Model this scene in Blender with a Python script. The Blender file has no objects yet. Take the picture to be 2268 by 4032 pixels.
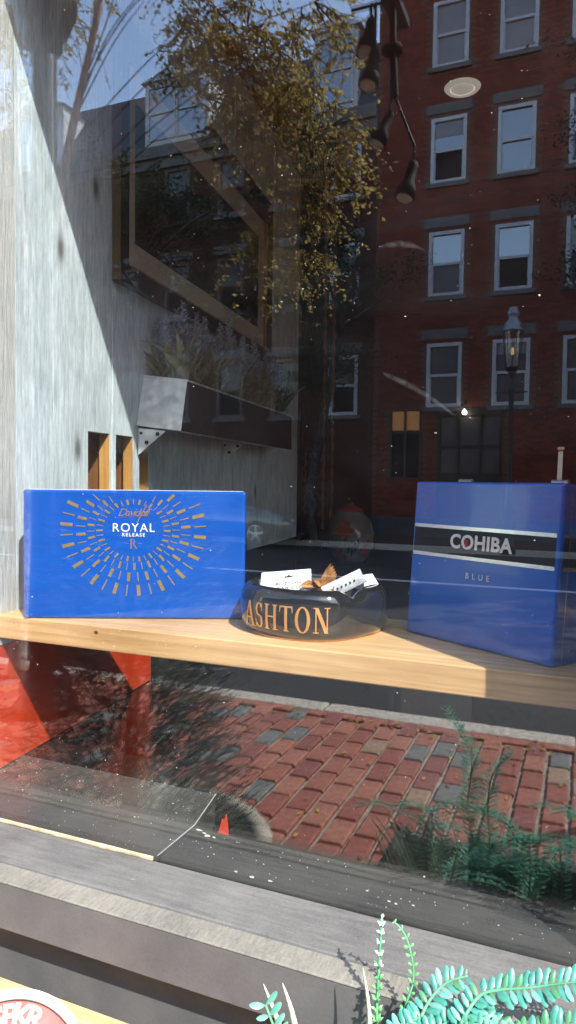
import bpy, bmesh, math, random
from mathutils import Vector, Matrix, Quaternion
R = math.radians
random.seed(7)
scene = bpy.context.scene
COL = scene.collection

# ------------------------------------------------------------------ camera, sky, sun, exposure
cam_d = bpy.data.cameras.new('camera'); cam = bpy.data.objects.new('camera', cam_d); COL.objects.link(cam)
cam_d.sensor_fit = 'VERTICAL'; cam_d.sensor_height = 36.0; cam_d.lens = 24.99
cam_d.clip_start = 0.02; cam_d.clip_end = 3000
cam.matrix_world = Matrix.Translation((0, -0.65, 1.5)) @ Matrix.Rotation(R(22.6), 4, 'Z') @ Matrix.Rotation(R(90 - 2.55), 4, 'X') @ Matrix.Rotation(R(0.7), 4, 'Z')
scene.camera = cam

SUN_DIR = Vector((-1.13, 1.0, -1.55)).normalized()          # the way the light travels
world = bpy.data.worlds.new('World'); scene.world = world; world.use_nodes = True
wn = world.node_tree.nodes; wl = world.node_tree.links; wn.clear()
wo = wn.new('ShaderNodeOutputWorld'); bg = wn.new('ShaderNodeBackground'); sky = wn.new('ShaderNodeTexSky')
sky.sky_type = 'NISHITA'; sky.sun_disc = False
sky.sun_elevation = math.asin(-SUN_DIR.z); sky.sun_rotation = math.atan2(-SUN_DIR.x, -SUN_DIR.y)
bg.inputs['Strength'].default_value = 0.15
wl.new(sky.outputs[0], bg.inputs['Color']); wl.new(bg.outputs[0], wo.inputs['Surface'])

sun_d = bpy.data.lights.new('sun', 'SUN'); sun_d.energy = 2.05; sun_d.angle = R(0.53); sun_d.color = (1.0, 0.955, 0.89)
sun = bpy.data.objects.new('sun', sun_d); COL.objects.link(sun); sun.location = (10, -10, 20)
sun.rotation_euler = SUN_DIR.to_track_quat('-Z', 'Y').to_euler()

scene.view_settings.view_transform = 'Standard'; scene.view_settings.look = 'None'
scene.view_settings.gamma = 1.0; scene.view_settings.use_curve_mapping = False
scene.view_settings.exposure = 2.4
scene.render.engine = 'CYCLES'
cy = scene.cycles
cy.max_bounces = 10; cy.transparent_max_bounces = 16; cy.glossy_bounces = 5; cy.diffuse_bounces = 4
cy.caustics_reflective = False; cy.caustics_refractive = False
cy.sample_clamp_indirect = 8.0
cy.use_denoising = True

# ------------------------------------------------------------------ helpers
class MB:
    """collects shapes for ONE mesh"""
    def __init__(s): s.v = []; s.f = []; s.m = []
    def face(s, pts, m=0):
        i = len(s.v); s.v.extend([tuple(p) for p in pts]); s.f.append(tuple(range(i, i + len(pts)))); s.m.append(m)
    def poly(s, vs, fs, m=0):
        i = len(s.v); s.v.extend([tuple(p) for p in vs])
        for f in fs: s.f.append(tuple(a + i for a in f)); s.m.append(m)
    def box(s, x0, x1, y0, y1, z0, z1, m=0):
        vs = [(x, y, z) for z in (z0, z1) for y in (y0, y1) for x in (x0, x1)]
        s.poly(vs, [(0, 2, 3, 1), (4, 5, 7, 6), (0, 1, 5, 4), (2, 6, 7, 3), (0, 4, 6, 2), (1, 3, 7, 5)], m)
        return s
    def obox(s, c, ax, ay, az, m=0):
        """box from centre and three half-axis vectors"""
        c = Vector(c); ax = Vector(ax); ay = Vector(ay); az = Vector(az)
        vs = [c + ax * i + ay * j + az * k for k in (-1, 1) for j in (-1, 1) for i in (-1, 1)]
        s.poly(vs, [(0, 2, 3, 1), (4, 5, 7, 6), (0, 1, 5, 4), (2, 6, 7, 3), (0, 4, 6, 2), (1, 3, 7, 5)], m)
        return s
    def prism(s, pts, ext, m=0, msides=None):
        """polygon pts (3D, planar) extruded by vector ext"""
        ext = Vector(ext); n = len(pts); a = [Vector(p) for p in pts]; b = [p + ext for p in a]
        s.poly(a + b, [tuple(reversed(range(n))), tuple(range(n, 2 * n))], m)
        k = len(s.v) - 2 * n
        for i in range(n):
            j = (i + 1) % n
            s.f.append((k + i, k + j, k + n + j, k + n + i)); s.m.append(m if msides is None else msides[i])
        return s
    def tube(s, path, r, n=8, m=0, cap=True):
        path = [Vector(p) for p in path]
        rs = r if isinstance(r, (list, tuple)) else [r] * len(path)
        base = len(s.v); up = Vector((0.13, 0.27, 0.95))
        for i, p in enumerate(path):
            t = (path[min(i + 1, len(path) - 1)] - path[max(i - 1, 0)])
            t = t.normalized() if t.length > 1e-9 else Vector((0, 0, 1))
            a = t.cross(up)
            if a.length < 1e-3: a = t.cross(Vector((1, 0, 0)))
            a.normalize(); b = t.cross(a)
            for k in range(n):
                q = 2 * math.pi * k / n
                s.v.append(tuple(p + (a * math.cos(q) + b * math.sin(q)) * rs[i]))
        for i in range(len(path) - 1):
            for k in range(n):
                s.f.append((base + i * n + k, base + i * n + (k + 1) % n, base + (i + 1) * n + (k + 1) % n, base + (i + 1) * n + k)); s.m.append(m)
        if cap:
            s.f.append(tuple(base + k for k in reversed(range(n)))); s.m.append(m)
            e = base + (len(path) - 1) * n
            s.f.append(tuple(e + k for k in range(n))); s.m.append(m)
        return s
    def lathe(s, c, prof, n=24, m=0, ms=None, rfun=None):
        c = Vector(c); base = len(s.v)
        for i, (r, z) in enumerate(prof):
            for k in range(n):
                q = 2 * math.pi * k / n
                rr, zz = (r, z) if rfun is None else rfun(r, z, q)
                s.v.append((c.x + rr * math.cos(q), c.y + rr * math.sin(q), c.z + zz))
        for i in range(len(prof) - 1):
            for k in range(n):
                s.f.append((base + i * n + k, base + i * n + (k + 1) % n, base + (i + 1) * n + (k + 1) % n, base + (i + 1) * n + k))
                s.m.append(m if ms is None else ms[i])
        return s
    def mesh(s, name, mats, smooth=False):
        me = bpy.data.meshes.new(name); me.from_pydata(s.v, [], s.f)
        for mt in (mats if isinstance(mats, (list, tuple)) else [mats]): me.materials.append(mt)
        if any(s.m): me.polygons.foreach_set('material_index', s.m)
        if smooth: me.polygons.foreach_set('use_smooth', [True] * len(me.polygons))
        me.update(); return me

def parent_to(o, p):
    o.parent = p
    t = Vector((0, 0, 0)); q = p
    while q is not None: t += q.location; q = q.parent
    return t
def put(name, me, parent=None, local=False, loc=None):
    o = bpy.data.objects.new(name, me); COL.objects.link(o)
    if parent is not None:
        t = parent_to(o, parent)
        if loc is not None: o.location = Vector(loc)
        elif not local: o.location = -t
    elif loc is not None: o.location = loc
    return o
def obj(name, mb, mats, parent=None, smooth=False, local=False, bevel=0.0, seg=2, loc=None, auto=None):
    o = put(name, mb.mesh(name, mats, smooth), parent, local, loc)
    if bevel:
        b = o.modifiers.new('bevel', 'BEVEL'); b.width = bevel; b.segments = seg; b.limit_method = 'ANGLE'; b.angle_limit = R(40)
    return o
def recalc(o):
    bm = bmesh.new(); bm.from_mesh(o.data); bmesh.ops.remove_doubles(bm, verts=bm.verts, dist=1e-6)
    bmesh.ops.recalc_face_normals(bm, faces=bm.faces); bm.to_mesh(o.data); bm.free(); return o
def tag(o, label=None, cat=None, group=None, kind=None):
    if label: o['label'] = label
    if cat: o['category'] = cat
    if group: o['group'] = group
    if kind: o['kind'] = kind
    return o
def thing(name, loc, label, cat, group=None):
    o = bpy.data.objects.new(name, None); COL.objects.link(o); o.location = loc; o.empty_display_size = 0.1
    return tag(o, label, cat, group)
def copy_tree(o, parent=None):
    c = o.copy(); COL.objects.link(c)
    if parent is not None: c.parent = parent
    for ch in list(o.children): copy_tree(ch, c)
    return c

# ------------------------------------------------------------------ materials
def nt(name):
    m = bpy.data.materials.new(name); m.use_nodes = True
    t = m.node_tree; b = t.nodes['Principled BSDF']; return m, t, b
def N(t, kind, **kw):
    n = t.nodes.new(kind)
    for k, v in kw.items():
        if k in n.inputs: n.inputs[k].default_value = v
        else: setattr(n, k, v)
    return n
def rgba(c): return (c[0], c[1], c[2], 1.0)
def coords(t, scale=(1, 1, 1), rot=(0, 0, 0), kind='Object'):
    tc = N(t, 'ShaderNodeTexCoord'); mp = N(t, 'ShaderNodeMapping')
    mp.inputs['Scale'].default_value = scale; mp.inputs['Rotation'].default_value = rot
    t.links.new(tc.outputs[kind], mp.inputs['Vector']); return mp.outputs['Vector']
def ramp(t, fac, stops):
    r = N(t, 'ShaderNodeValToRGB'); e = r.color_ramp.elements
    e[0].position, e[0].color = stops[0][0], rgba(stops[0][1])
    e[1].position, e[1].color = stops[-1][0], rgba(stops[-1][1])
    for p, c in stops[1:-1]:
        q = e.new(p); q.color = rgba(c)
    t.links.new(fac, r.inputs[0]); return r.outputs[0]
def noise(t, vec, scale, detail=4, rough=0.55, dist=0.0):
    n = N(t, 'ShaderNodeTexNoise'); n.inputs['Scale'].default_value = scale; n.inputs['Detail'].default_value = detail
    n.inputs['Roughness'].default_value = rough; n.inputs['Distortion'].default_value = dist
    t.links.new(vec, n.inputs['Vector']); return n.outputs[0]
def mix(t, fac, a, b, mode='MIX'):
    n = N(t, 'ShaderNodeMix', data_type='RGBA', blend_type=mode)
    for v, k in ((fac, 0), (a, 6), (b, 7)):
        if hasattr(v, 'is_output'): t.links.new(v, n.inputs[k])
        else: n.inputs[k].default_value = v if k == 0 else rgba(v)
    return n.outputs[2]
def bump(t, b, h, dist=0.002, strength=1.0):
    n = N(t, 'ShaderNodeBump'); n.inputs['Distance'].default_value = dist; n.inputs['Strength'].default_value = strength
    t.links.new(h, n.inputs['Height']); t.links.new(n.outputs[0], b.inputs['Normal'])
def simple(name, c, rough=0.5, spec=0.5, metal=0.0, var=0.0, scale=20.0, bmp=0.0, coat=0.0, stretch=(1, 1, 1)):
    m, t, b = nt(name)
    b.inputs['Roughness'].default_value = rough; b.inputs['Specular IOR Level'].default_value = spec
    b.inputs['Metallic'].default_value = metal; b.inputs['Base Color'].default_value = rgba(c)
    if coat: b.inputs['Coat Weight'].default_value = coat; b.inputs['Coat Roughness'].default_value = 0.03
    if var or bmp:
        h = noise(t, coords(t, stretch), scale)
        if var:
            lo = [max(0, x * (1 - var)) for x in c]; hi = [min(1, x * (1 + var)) for x in c]
            t.links.new(ramp(t, h, [(0.3, lo), (0.7, hi)]), b.inputs['Base Color'])
        if bmp: bump(t, b, h, bmp)
    return m
def emit(name, c, s):
    m, t, b = nt(name); b.inputs['Base Color'].default_value = rgba(c)
    b.inputs['Emission Color'].default_value = rgba(c); b.inputs['Emission Strength'].default_value = s; return m

def grey_plank_mat(name, rough_bump=0.0006, lo=(0.34, 0.40, 0.43), hi=(0.76, 0.84, 0.87)):
    m, t, b = nt(name); b.inputs['Roughness'].default_value = 0.75; b.inputs['Specular IOR Level'].default_value = 0.25
    oi = N(t, 'ShaderNodeObjectInfo'); tc = N(t, 'ShaderNodeTexCoord')
    off = N(t, 'ShaderNodeVectorMath', operation='MULTIPLY_ADD'); off.inputs[1].default_value = (1, 1, 1)
    cx = N(t, 'ShaderNodeCombineXYZ'); mul = N(t, 'ShaderNodeMath', operation='MULTIPLY'); mul.inputs[1].default_value = 37.0
    t.links.new(oi.outputs['Random'], mul.inputs[0])
    for i in range(3): t.links.new(mul.outputs[0], cx.inputs[i])
    t.links.new(tc.outputs['Object'], off.inputs[0]); t.links.new(cx.outputs[0], off.inputs[2])
    def mp(scale, rot=(0, 0, 0)):
        q = N(t, 'ShaderNodeMapping'); q.inputs['Scale'].default_value = scale; q.inputs['Rotation'].default_value = rot
        t.links.new(off.outputs[0], q.inputs[0]); return q.outputs[0]
    grain = noise(t, mp((55, 55, 3.2)), 3.0, 9, 0.72, 0.7)
    blot = noise(t, mp((9, 9, 4.0)), 2.2, 5, 0.65)
    scr = noise(t, mp((70, 70, 12), (R(38), R(30), 0)), 2.6, 5, 0.75)
    a = mix(t, 0.42, grain, blot); a = mix(t, 0.36, a, scr)
    col = ramp(t, a, [(0.38, lo), (0.5, [(x + y) / 2 for x, y in zip(lo, hi)]), (0.60, hi)])
    # a few knots
    w = N(t, 'ShaderNodeTexVoronoi', voronoi_dimensions='2D'); w.inputs['Scale'].default_value = 1.0
    sx_ = N(t, 'ShaderNodeSeparateXYZ'); cx_k = N(t, 'ShaderNodeCombineXYZ'); t.links.new(mp((1, 4.2, 2.0)), sx_.inputs[0])
    t.links.new(sx_.outputs[1], cx_k.inputs[0]); t.links.new(sx_.outputs[2], cx_k.inputs[1]); t.links.new(cx_k.outputs[0], w.inputs['Vector'])
    k = ramp(t, w.outputs['Distance'], [(0.015, (0, 0, 0)), (0.05, (.75, .75, .75)), (0.075, (1, 1, 1))])
    t.links.new(mix(t, k, (0.16, 0.16, 0.15), col), b.inputs['Base Color'])
    bump(t, b, mix(t, 0.5, grain, scr), rough_bump * 3)
    return m
def wood_mat(name, lo, hi, axis='X', scale=1.0, rough=0.45, spots=True, coat=0.0):
    m, t, b = nt(name); b.inputs['Roughness'].default_value = rough
    s = {'X': (1.5, 45, 45), 'Y': (45, 1.5, 45), 'Z': (45, 45, 1.5)}[axis]
    g = noise(t, coords(t, [x * scale for x in s]), 3.0, 7, 0.62, 0.6)
    bl = noise(t, coords(t, (4, 4, 4)), 1.6, 3)
    col = ramp(t, mix(t, 0.35, g, bl), [(0.33, lo), (0.66, hi)])
    if spots:
        v = N(t, 'ShaderNodeTexVoronoi'); v.inputs['Scale'].default_value = 17.0
        t.links.new(coords(t, (1, 1.4, 1.4)), v.inputs['Vector'])
        k = ramp(t, v.outputs['Distance'], [(0.04, (0, 0, 0)), (0.075, (1, 1, 1))])
        col = mix(t, k, (0.10, 0.05, 0.02), col)
    t.links.new(col, b.inputs['Base Color']); bump(t, b, g, 0.0004)
    if coat: b.inputs['Coat Weight'].default_value = coat
    return m
def black_paint(name, c=(0.045, 0.044, 0.043), rough=0.42, dusty=0.5, chips=0.0, stretch=(6, 60, 60), dustcol=(0.22, 0.21, 0.19)):
    m, t, b = nt(name)
    g = noise(t, coords(t, stretch), 3.0, 7, 0.65, 0.3); d = noise(t, coords(t, (1, 1, 1)), 9.0, 6, 0.65)
    dd = noise(t, coords(t, (1, 1, 1)), 420.0, 2, 0.6)
    a = mix(t, 0.5, g, d); a = mix(t, 0.22, a, dd)
    hi = [x + (y - x) * dusty for x, y in zip(c, dustcol)]
    col = ramp(t, a, [(0.36, c), (0.66, hi)])
    if chips:
        v = noise(t, coords(t, (22, 60, 60)), 2.6, 5, 0.75)
        k = ramp(t, v, [(chips, (0, 0, 0)), (chips + 0.012, (1, 1, 1))])
        col = mix(t, k, col, (0.55, 0.52, 0.44))
    t.links.new(col, b.inputs['Base Color']); b.inputs['Roughness'].default_value = rough
    bump(t, b, mix(t, 0.35, g, dd), 0.0005)
    return m

M = {}
M['plank'] = grey_plank_mat('grey_washed_plank')
M['plank_rough'] = grey_plank_mat('grey_rough_plank', 0.0016, (0.40, 0.41, 0.40), (0.70, 0.70, 0.67))
M['raw_edge'] = wood_mat('raw_pine_edge', (0.42, 0.19, 0.045), (0.72, 0.40, 0.13), 'Z', spots=False)
M['cavity'] = wood_mat('brown_backing', (0.16, 0.07, 0.03), (0.30, 0.13, 0.055), 'Z', spots=False)
M['shelf'] = wood_mat('pine_shelf', (0.46, 0.25, 0.095), (0.80, 0.52, 0.26), 'X')
M['crate'] = wood_mat('crate_pine', (0.50, 0.27, 0.09), (0.74, 0.46, 0.20), 'X', spots=False)
M['blue'] = simple('blue_lacquer', (0.006, 0.085, 0.43), 0.10, 0.5, var=0.08, scale=6, coat=0.6, stretch=(1, 1, 6))
M['blue2'] = simple('blue_print', (0.007, 0.125, 0.56), 0.17, 0.5, bmp=0.00012, scale=380, coat=0.35)
M['blackband'] = simple('black_band', (0.010, 0.010, 0.011), 0.35, 0.2)
M['silver'] = simple('silver_foil', (0.72, 0.72, 0.70), 0.22, metal=0.85, var=0.1, scale=30)
M['gold'] = simple('gold_foil', (0.46, 0.34, 0.14), 0.33, metal=0.55, var=0.25, scale=160, stretch=(1, 1, 8))
M['copper'] = simple('copper_gold', (0.80, 0.40, 0.13), 0.30, metal=0.35, var=0.15, scale=60)
M['white_ink'] = simple('white_ink', (0.82, 0.82, 0.80), 0.5)
M['pearl'] = simple('pearl_letters', (0.88, 0.87, 0.80), 0.35, metal=0.0, var=0.1, scale=90)
M['red_ink'] = simple('red_ink', (0.55, 0.012, 0.012), 0.4)
M['black_ink'] = simple('black_ink', (0.02, 0.02, 0.02), 0.6)
M['porcelain'] = simple('black_porcelain', (0.012, 0.012, 0.012), 0.04, 0.6, coat=0.5)
M['paper'] = simple('white_card', (0.80, 0.79, 0.77), 0.5)
M['foil'] = simple('grey_foil_paper', (0.48, 0.48, 0.48), 0.35, metal=0.3, var=0.3, scale=130)
M['leaf_brown'] = simple('dried_tobacco', (0.36, 0.16, 0.045), 0.55, var=0.6, scale=90, bmp=0.001)
M['red'] = simple('red_paint', (0.52, 0.048, 0.013), 0.28, var=0.22, scale=14, bmp=0.0006, stretch=(1, 1, 0.4))
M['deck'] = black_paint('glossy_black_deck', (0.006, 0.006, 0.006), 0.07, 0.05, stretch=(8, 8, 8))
M['dusty'] = black_paint('dusty_black_board', (0.045, 0.044, 0.042), 0.16, 0.30, stretch=(9, 9, 9))  # dust plus a paler tone for the sunlit front of the deck
M['strip'] = black_paint('black_inner_ledge', (0.022, 0.022, 0.022), 0.22, 0.25, chips=0.70)
M['sill'] = black_paint('weathered_sill', (0.060, 0.059, 0.058), 0.55, 0.62, chips=0.715)
M['sill_edge'] = black_paint('dusty_sill_edge', (0.085, 0.082, 0.072), 0.7, 0.75, stretch=(120, 20, 20), dustcol=(0.28, 0.26, 0.21))
M['fascia'] = black_paint('black_fascia', (0.078, 0.078, 0.079), 0.55, 0.3, stretch=(6, 6, 6))
M['putty'] = simple('old_putty', (0.42, 0.33, 0.19), 0.8, var=0.4, scale=60, bmp=0.003)
M['caulk'] = simple('white_caulk', (0.40, 0.40, 0.37), 0.7, var=0.2, scale=70)
M['frame_dark'] = wood_mat('dark_frame', (0.020, 0.013, 0.008), (0.05, 0.035, 0.02), 'Z', spots=False, rough=0.35)
M['frame_side'] = wood_mat('brown_gilt_side', (0.055, 0.034, 0.014), (0.15, 0.10, 0.045), 'Z', spots=False, rough=0.4)
M['mat'] = simple('tan_mount', (0.84, 0.68, 0.52), 0.85, var=0.06, scale=9)
M['gilt'] = simple('gilt_fillet', (0.42, 0.26, 0.10), 0.35, metal=0.5)
M['galv'] = None
M['dark'] = simple('dark_interior', (0.016, 0.015, 0.016), 0.75, 0.2)
M['dark_wood'] = simple('dark_wood', (0.03, 0.022, 0.016), 0.4)
M['curtain'] = simple('green_curtain', (0.012, 0.06, 0.035), 0.85, 0.2, var=0.3, scale=40)
M['rope'] = simple('gold_rope', (0.35, 0.19, 0.06), 0.6, var=0.4, scale=150)
M['rope_green'] = simple('green_cord', (0.10, 0.16, 0.12), 0.7, var=0.4, scale=150)
M['steel'] = simple('steel', (0.55, 0.55, 0.53), 0.35, metal=0.8, var=0.1, scale=50)
M['iron'] = simple('black_iron', (0.018, 0.018, 0.02), 0.38, 0.5)
M['spot_black'] = simple('matt_black', (0.008, 0.008, 0.009), 0.7, 0.2)
M['lens'] = simple('frosted_lens', (0.5, 0.52, 0.48), 0.35)
M['white_wood'] = simple('white_painted_wood', (0.56, 0.57, 0.59), 0.6, var=0.06, scale=6)
M['stone'] = simple('brown_stone', (0.15, 0.135, 0.13), 0.85, var=0.2, scale=4)
M['granite'] = simple('granite_kerb', (0.52, 0.48, 0.40), 0.8, var=0.35, scale=30, bmp=0.003)
M['asphalt'] = simple('asphalt', (0.036, 0.036, 0.038), 0.85, var=0.35, scale=40, bmp=0.003)
M['mortar'] = simple('sand_joint', (0.38, 0.33, 0.265), 0.95, var=0.35, scale=40, bmp=0.004)
M['line'] = simple('road_paint', (0.72, 0.72, 0.70), 0.6, var=0.1, scale=8)
M['slate'] = simple('slate_roof', (0.06, 0.06, 0.07), 0.6, var=0.3, scale=6)
M['car'] = simple('black_car_paint', (0.012, 0.012, 0.014), 0.08, 0.5, coat=1.0)
M['tyre'] = simple('tyre_rubber', (0.015, 0.015, 0.015), 0.8)
M['alloy'] = simple('alloy_wheel', (0.55, 0.55, 0.56), 0.3, metal=0.8)
M['pane'] = simple('window_glass', (0.012, 0.014, 0.018), 0.02, 1.0)
M['pane'].node_tree.nodes['Principled BSDF'].inputs['IOR'].default_value = 2.7
M['pane_dim'] = simple('window_net_curtain', (0.07, 0.068, 0.072), 0.35, 0.6, var=0.15, scale=4)
M['trim_dim'] = simple('faded_red_trim', (0.16, 0.085, 0.075), 0.7)
M['blind'] = simple('window_blind', (0.26, 0.245, 0.25), 0.12, 0.8, var=0.08, scale=3)
M['clear'] = None
M['ceramic_white'] = simple('ceramic_white', (0.24, 0.235, 0.22), 0.15)
M['ceramic_orange'] = simple('ceramic_orange', (0.45, 0.09, 0.02), 0.15)
M['ceramic_green'] = simple('ceramic_green', (0.05, 0.18, 0.05), 0.15)
M['ceramic_black'] = simple('ceramic_black', (0.01, 0.01, 0.02), 0.15)
M['ceramic_red'] = simple('ceramic_red', (0.45, 0.03, 0.03), 0.2)
M['tin'] = simple('black_tin', (0.035, 0.033, 0.030), 0.28, 0.6)
M['ceil'] = simple('red_brown_ceiling', (0.26, 0.10, 0.06), 0.7, var=0.1, scale=3)
M['speaker'] = simple('cream_grille', (0.74, 0.70, 0.62), 0.6)
M['bark'] = simple('bark', (0.05, 0.042, 0.035), 0.9, var=0.5, scale=20, bmp=0.01)
M['bark_dark'] = simple('dark_twig_bark', (0.035, 0.028, 0.022), 0.9)
M['bark_pale'] = simple('pale_bark', (0.42, 0.38, 0.32), 0.85, var=0.4, scale=25, bmp=0.004)
M['soil'] = simple('soil', (0.03, 0.022, 0.016), 0.95)
M['pot_stone'] = simple('pale_stone_pot', (0.40, 0.37, 0.29), 0.8, var=0.15, scale=10)
M['ivory'] = simple('sign_ivory', (0.50, 0.43, 0.34), 0.8, var=0.32, scale=45, bmp=0.001)
M['sign_red'] = simple('sign_faded_red', (0.46, 0.085, 0.075), 0.75, var=0.35, scale=40, bmp=0.001)
M['dust'] = simple('dust_speck', (0.55, 0.55, 0.53), 0.9)
M['fallen'] = simple('yellow_leaf', (0.55, 0.36, 0.05), 0.7)
M['warm'] = emit('warm_lit_room', (1.0, 0.42, 0.12), 0.035)
M['bulb'] = emit('bulb_glow', (1.0, 0.93, 0.75), 12.0)
M['mantle'] = emit('gas_mantle', (1.0, 0.62, 0.25), 0.35)

def leaf_mat(name, lo, hi, trans=0.35, rough=0.4, scale=30.0, use_random=True):
    m, t, b = nt(name); b.inputs['Roughness'].default_value = rough
    v = noise(t, coords(t), scale, 2)
    col = ramp(t, v, [(0.32, lo), (0.68, hi)])
    t.links.new(col, b.inputs['Base Color'])
    tr = N(t, 'ShaderNodeBsdfTranslucent'); ms = N(t, 'ShaderNodeMixShader'); ms.inputs[0].default_value = trans
    t.links.new(col, tr.inputs['Color'])
    out = t.nodes['Material Output']
    t.links.new(b.outputs[0], ms.inputs[1]); t.links.new(tr.outputs[0], ms.inputs[2]); t.links.new(ms.outputs[0], out.inputs['Surface'])
    return m
M['fern'] = leaf_mat('plastic_fern', (0.03, 0.21, 0.16), (0.13, 0.41, 0.31), 0.25, 0.30, 60)
M['fern_dark'] = leaf_mat('plastic_fern_dark', (0.08, 0.34, 0.22), (0.28, 0.58, 0.45), 0.5, 0.30, 60)
M['fern_stem'] = leaf_mat('plastic_stem', (0.08, 0.30, 0.14), (0.14, 0.42, 0.22), 0.1, 0.4, 60)
M['spike'] = leaf_mat('spike_bud', (0.10, 0.34, 0.12), (0.26, 0.52, 0.22), 0.3, 0.4, 60)
M['spike_tip'] = leaf_mat('spike_white_bud', (0.55, 0.68, 0.62), (0.75, 0.82, 0.76), 0.3, 0.4, 60)
M['aloe'] = leaf_mat('aloe_leaf', (0.42, 0.56, 0.42), (0.62, 0.70, 0.50), 0.15, 0.4, 50)
M['lav_leaf'] = leaf_mat('lavender_leaf', (0.26, 0.27, 0.15), (0.50, 0.49, 0.30), 0.25, 0.6, 60)
M['lav_flower'] = leaf_mat('lavender_flower', (0.34, 0.39, 0.52), (0.62, 0.70, 0.78), 0.3, 0.6, 60)
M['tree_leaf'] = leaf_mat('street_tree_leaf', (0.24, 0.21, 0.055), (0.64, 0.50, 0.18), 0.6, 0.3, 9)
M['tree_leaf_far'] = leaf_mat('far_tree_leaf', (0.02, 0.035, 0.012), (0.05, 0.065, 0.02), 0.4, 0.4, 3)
M['evergreen'] = leaf_mat('evergreen_needle', (0.008, 0.018, 0.012), (0.03, 0.055, 0.04), 0.04, 0.5, 14)
M['evergreen_tip'] = leaf_mat('evergreen_pale_tip', (0.16, 0.20, 0.17), (0.32, 0.36, 0.31), 0.2, 0.5, 14)

def galvanised():
    m, t, b = nt('galvanised_zinc'); b.inputs['Metallic'].default_value = 0.08; b.inputs['Roughness'].default_value = 0.5
    v = N(t, 'ShaderNodeTexVoronoi', feature='SMOOTH_F1'); v.inputs['Scale'].default_value = 75.0
    t.links.new(coords(t, (1, 1, 1)), v.inputs['Vector'])
    n = noise(t, coords(t), 40, 4)
    a = mix(t, 0.5, v.outputs['Color'], n)
    t.links.new(ramp(t, a, [(0.3, (0.52, 0.55, 0.55)), (0.7, (0.85, 0.88, 0.87))]), b.inputs['Base Color'])
    return m
M['galv'] = galvanised()

def glass_mat(name, fac, smear=True):
    m = bpy.data.materials.new(name); m.use_nodes = True; t = m.node_tree; t.nodes.clear()
    out = N(t, 'ShaderNodeOutputMaterial'); tr = N(t, 'ShaderNodeBsdfTransparent'); tr.inputs[0].default_value = (0.97, 0.985, 0.98, 1)
    gl = N(t, 'ShaderNodeBsdfGlossy'); gl.inputs['Roughness'].default_value = 0.0; gl.inputs['Color'].default_value = (1, 1, 1, 1)
    lw = N(t, 'ShaderNodeLayerWeight'); lw.inputs['Blend'].default_value = 0.5      # Schlick, the same from both sides
    pw_ = N(t, 'ShaderNodeMath', operation='POWER'); pw_.inputs[1].default_value = 5.0; t.links.new(lw.outputs['Facing'], pw_.inputs[0])
    ad = N(t, 'ShaderNodeMath', operation='MULTIPLY_ADD', use_clamp=True); ad.inputs[1].default_value = 0.9 - fac; ad.inputs[2].default_value = 0.04 + fac
    t.links.new(pw_.outputs[0], ad.inputs[0])
    ms = N(t, 'ShaderNodeMixShader'); t.links.new(ad.outputs[0], ms.inputs[0]); t.links.new(tr.outputs[0], ms.inputs[1]); t.links.new(gl.outputs[0], ms.inputs[2])
    last = ms.outputs[0]
    if smear:
        df = N(t, 'ShaderNodeBsdfDiffuse'); df.inputs[0].default_value = (0.8, 0.8, 0.8, 1)
        s = noise(t, coords(t, (1.2, 1.2, 2.6), (0, R(24), 0)), 2.2, 5, 0.6, 0.6)
        w = ramp(t, s, [(0.45, (0.0004, 0.0004, 0.0004)), (0.78, (0.006, 0.006, 0.006))])
        m2 = N(t, 'ShaderNodeMixShader'); t.links.new(w, m2.inputs[0]); t.links.new(last, m2.inputs[1]); t.links.new(df.outputs[0], m2.inputs[2]); last = m2.outputs[0]
    t.links.new(last, out.inputs['Surface']); return m
M['shop_glass'] = glass_mat('shop_glass', 0.062)
M['picture_glass'] = glass_mat('picture_glass', 0.0, False)
M['clear'] = glass_mat('lantern_glass', 0.05, False)

# ------------------------------------------------------------------ lettering
def text_mesh(txt, size, mat, name, extr=0.00015, offset=0.0, shear=0.0, spacing=1.0, align='CENTER', res=3):
    cu = bpy.data.curves.new(name, 'FONT'); cu.body = txt; cu.size = size; cu.extrude = extr; cu.offset = offset
    cu.shear = shear; cu.space_character = spacing; cu.align_x = align; cu.align_y = 'CENTER'; cu.resolution_u = res
    o = bpy.data.objects.new(name, cu); COL.objects.link(o)
    dg = bpy.context.evaluated_depsgraph_get()
    me = bpy.data.meshes.new_from_object(o.evaluated_get(dg)); me.name = name
    bpy.data.objects.remove(o); bpy.data.curves.remove(cu)
    me.materials.clear(); me.materials.append(mat); return me
def place_mesh(me, origin, ax, ay, sx=1.0, sy=1.0):
    az = Vector(ax).cross(Vector(ay)); ax = Vector(ax) * sx; ay = Vector(ay) * sy
    mt = Matrix(((ax.x, ay.x, az.x, origin[0]), (ax.y, ay.y, az.y, origin[1]), (ax.z, ay.z, az.z, origin[2]), (0, 0, 0, 1)))
    me.transform(mt); return me

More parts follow.
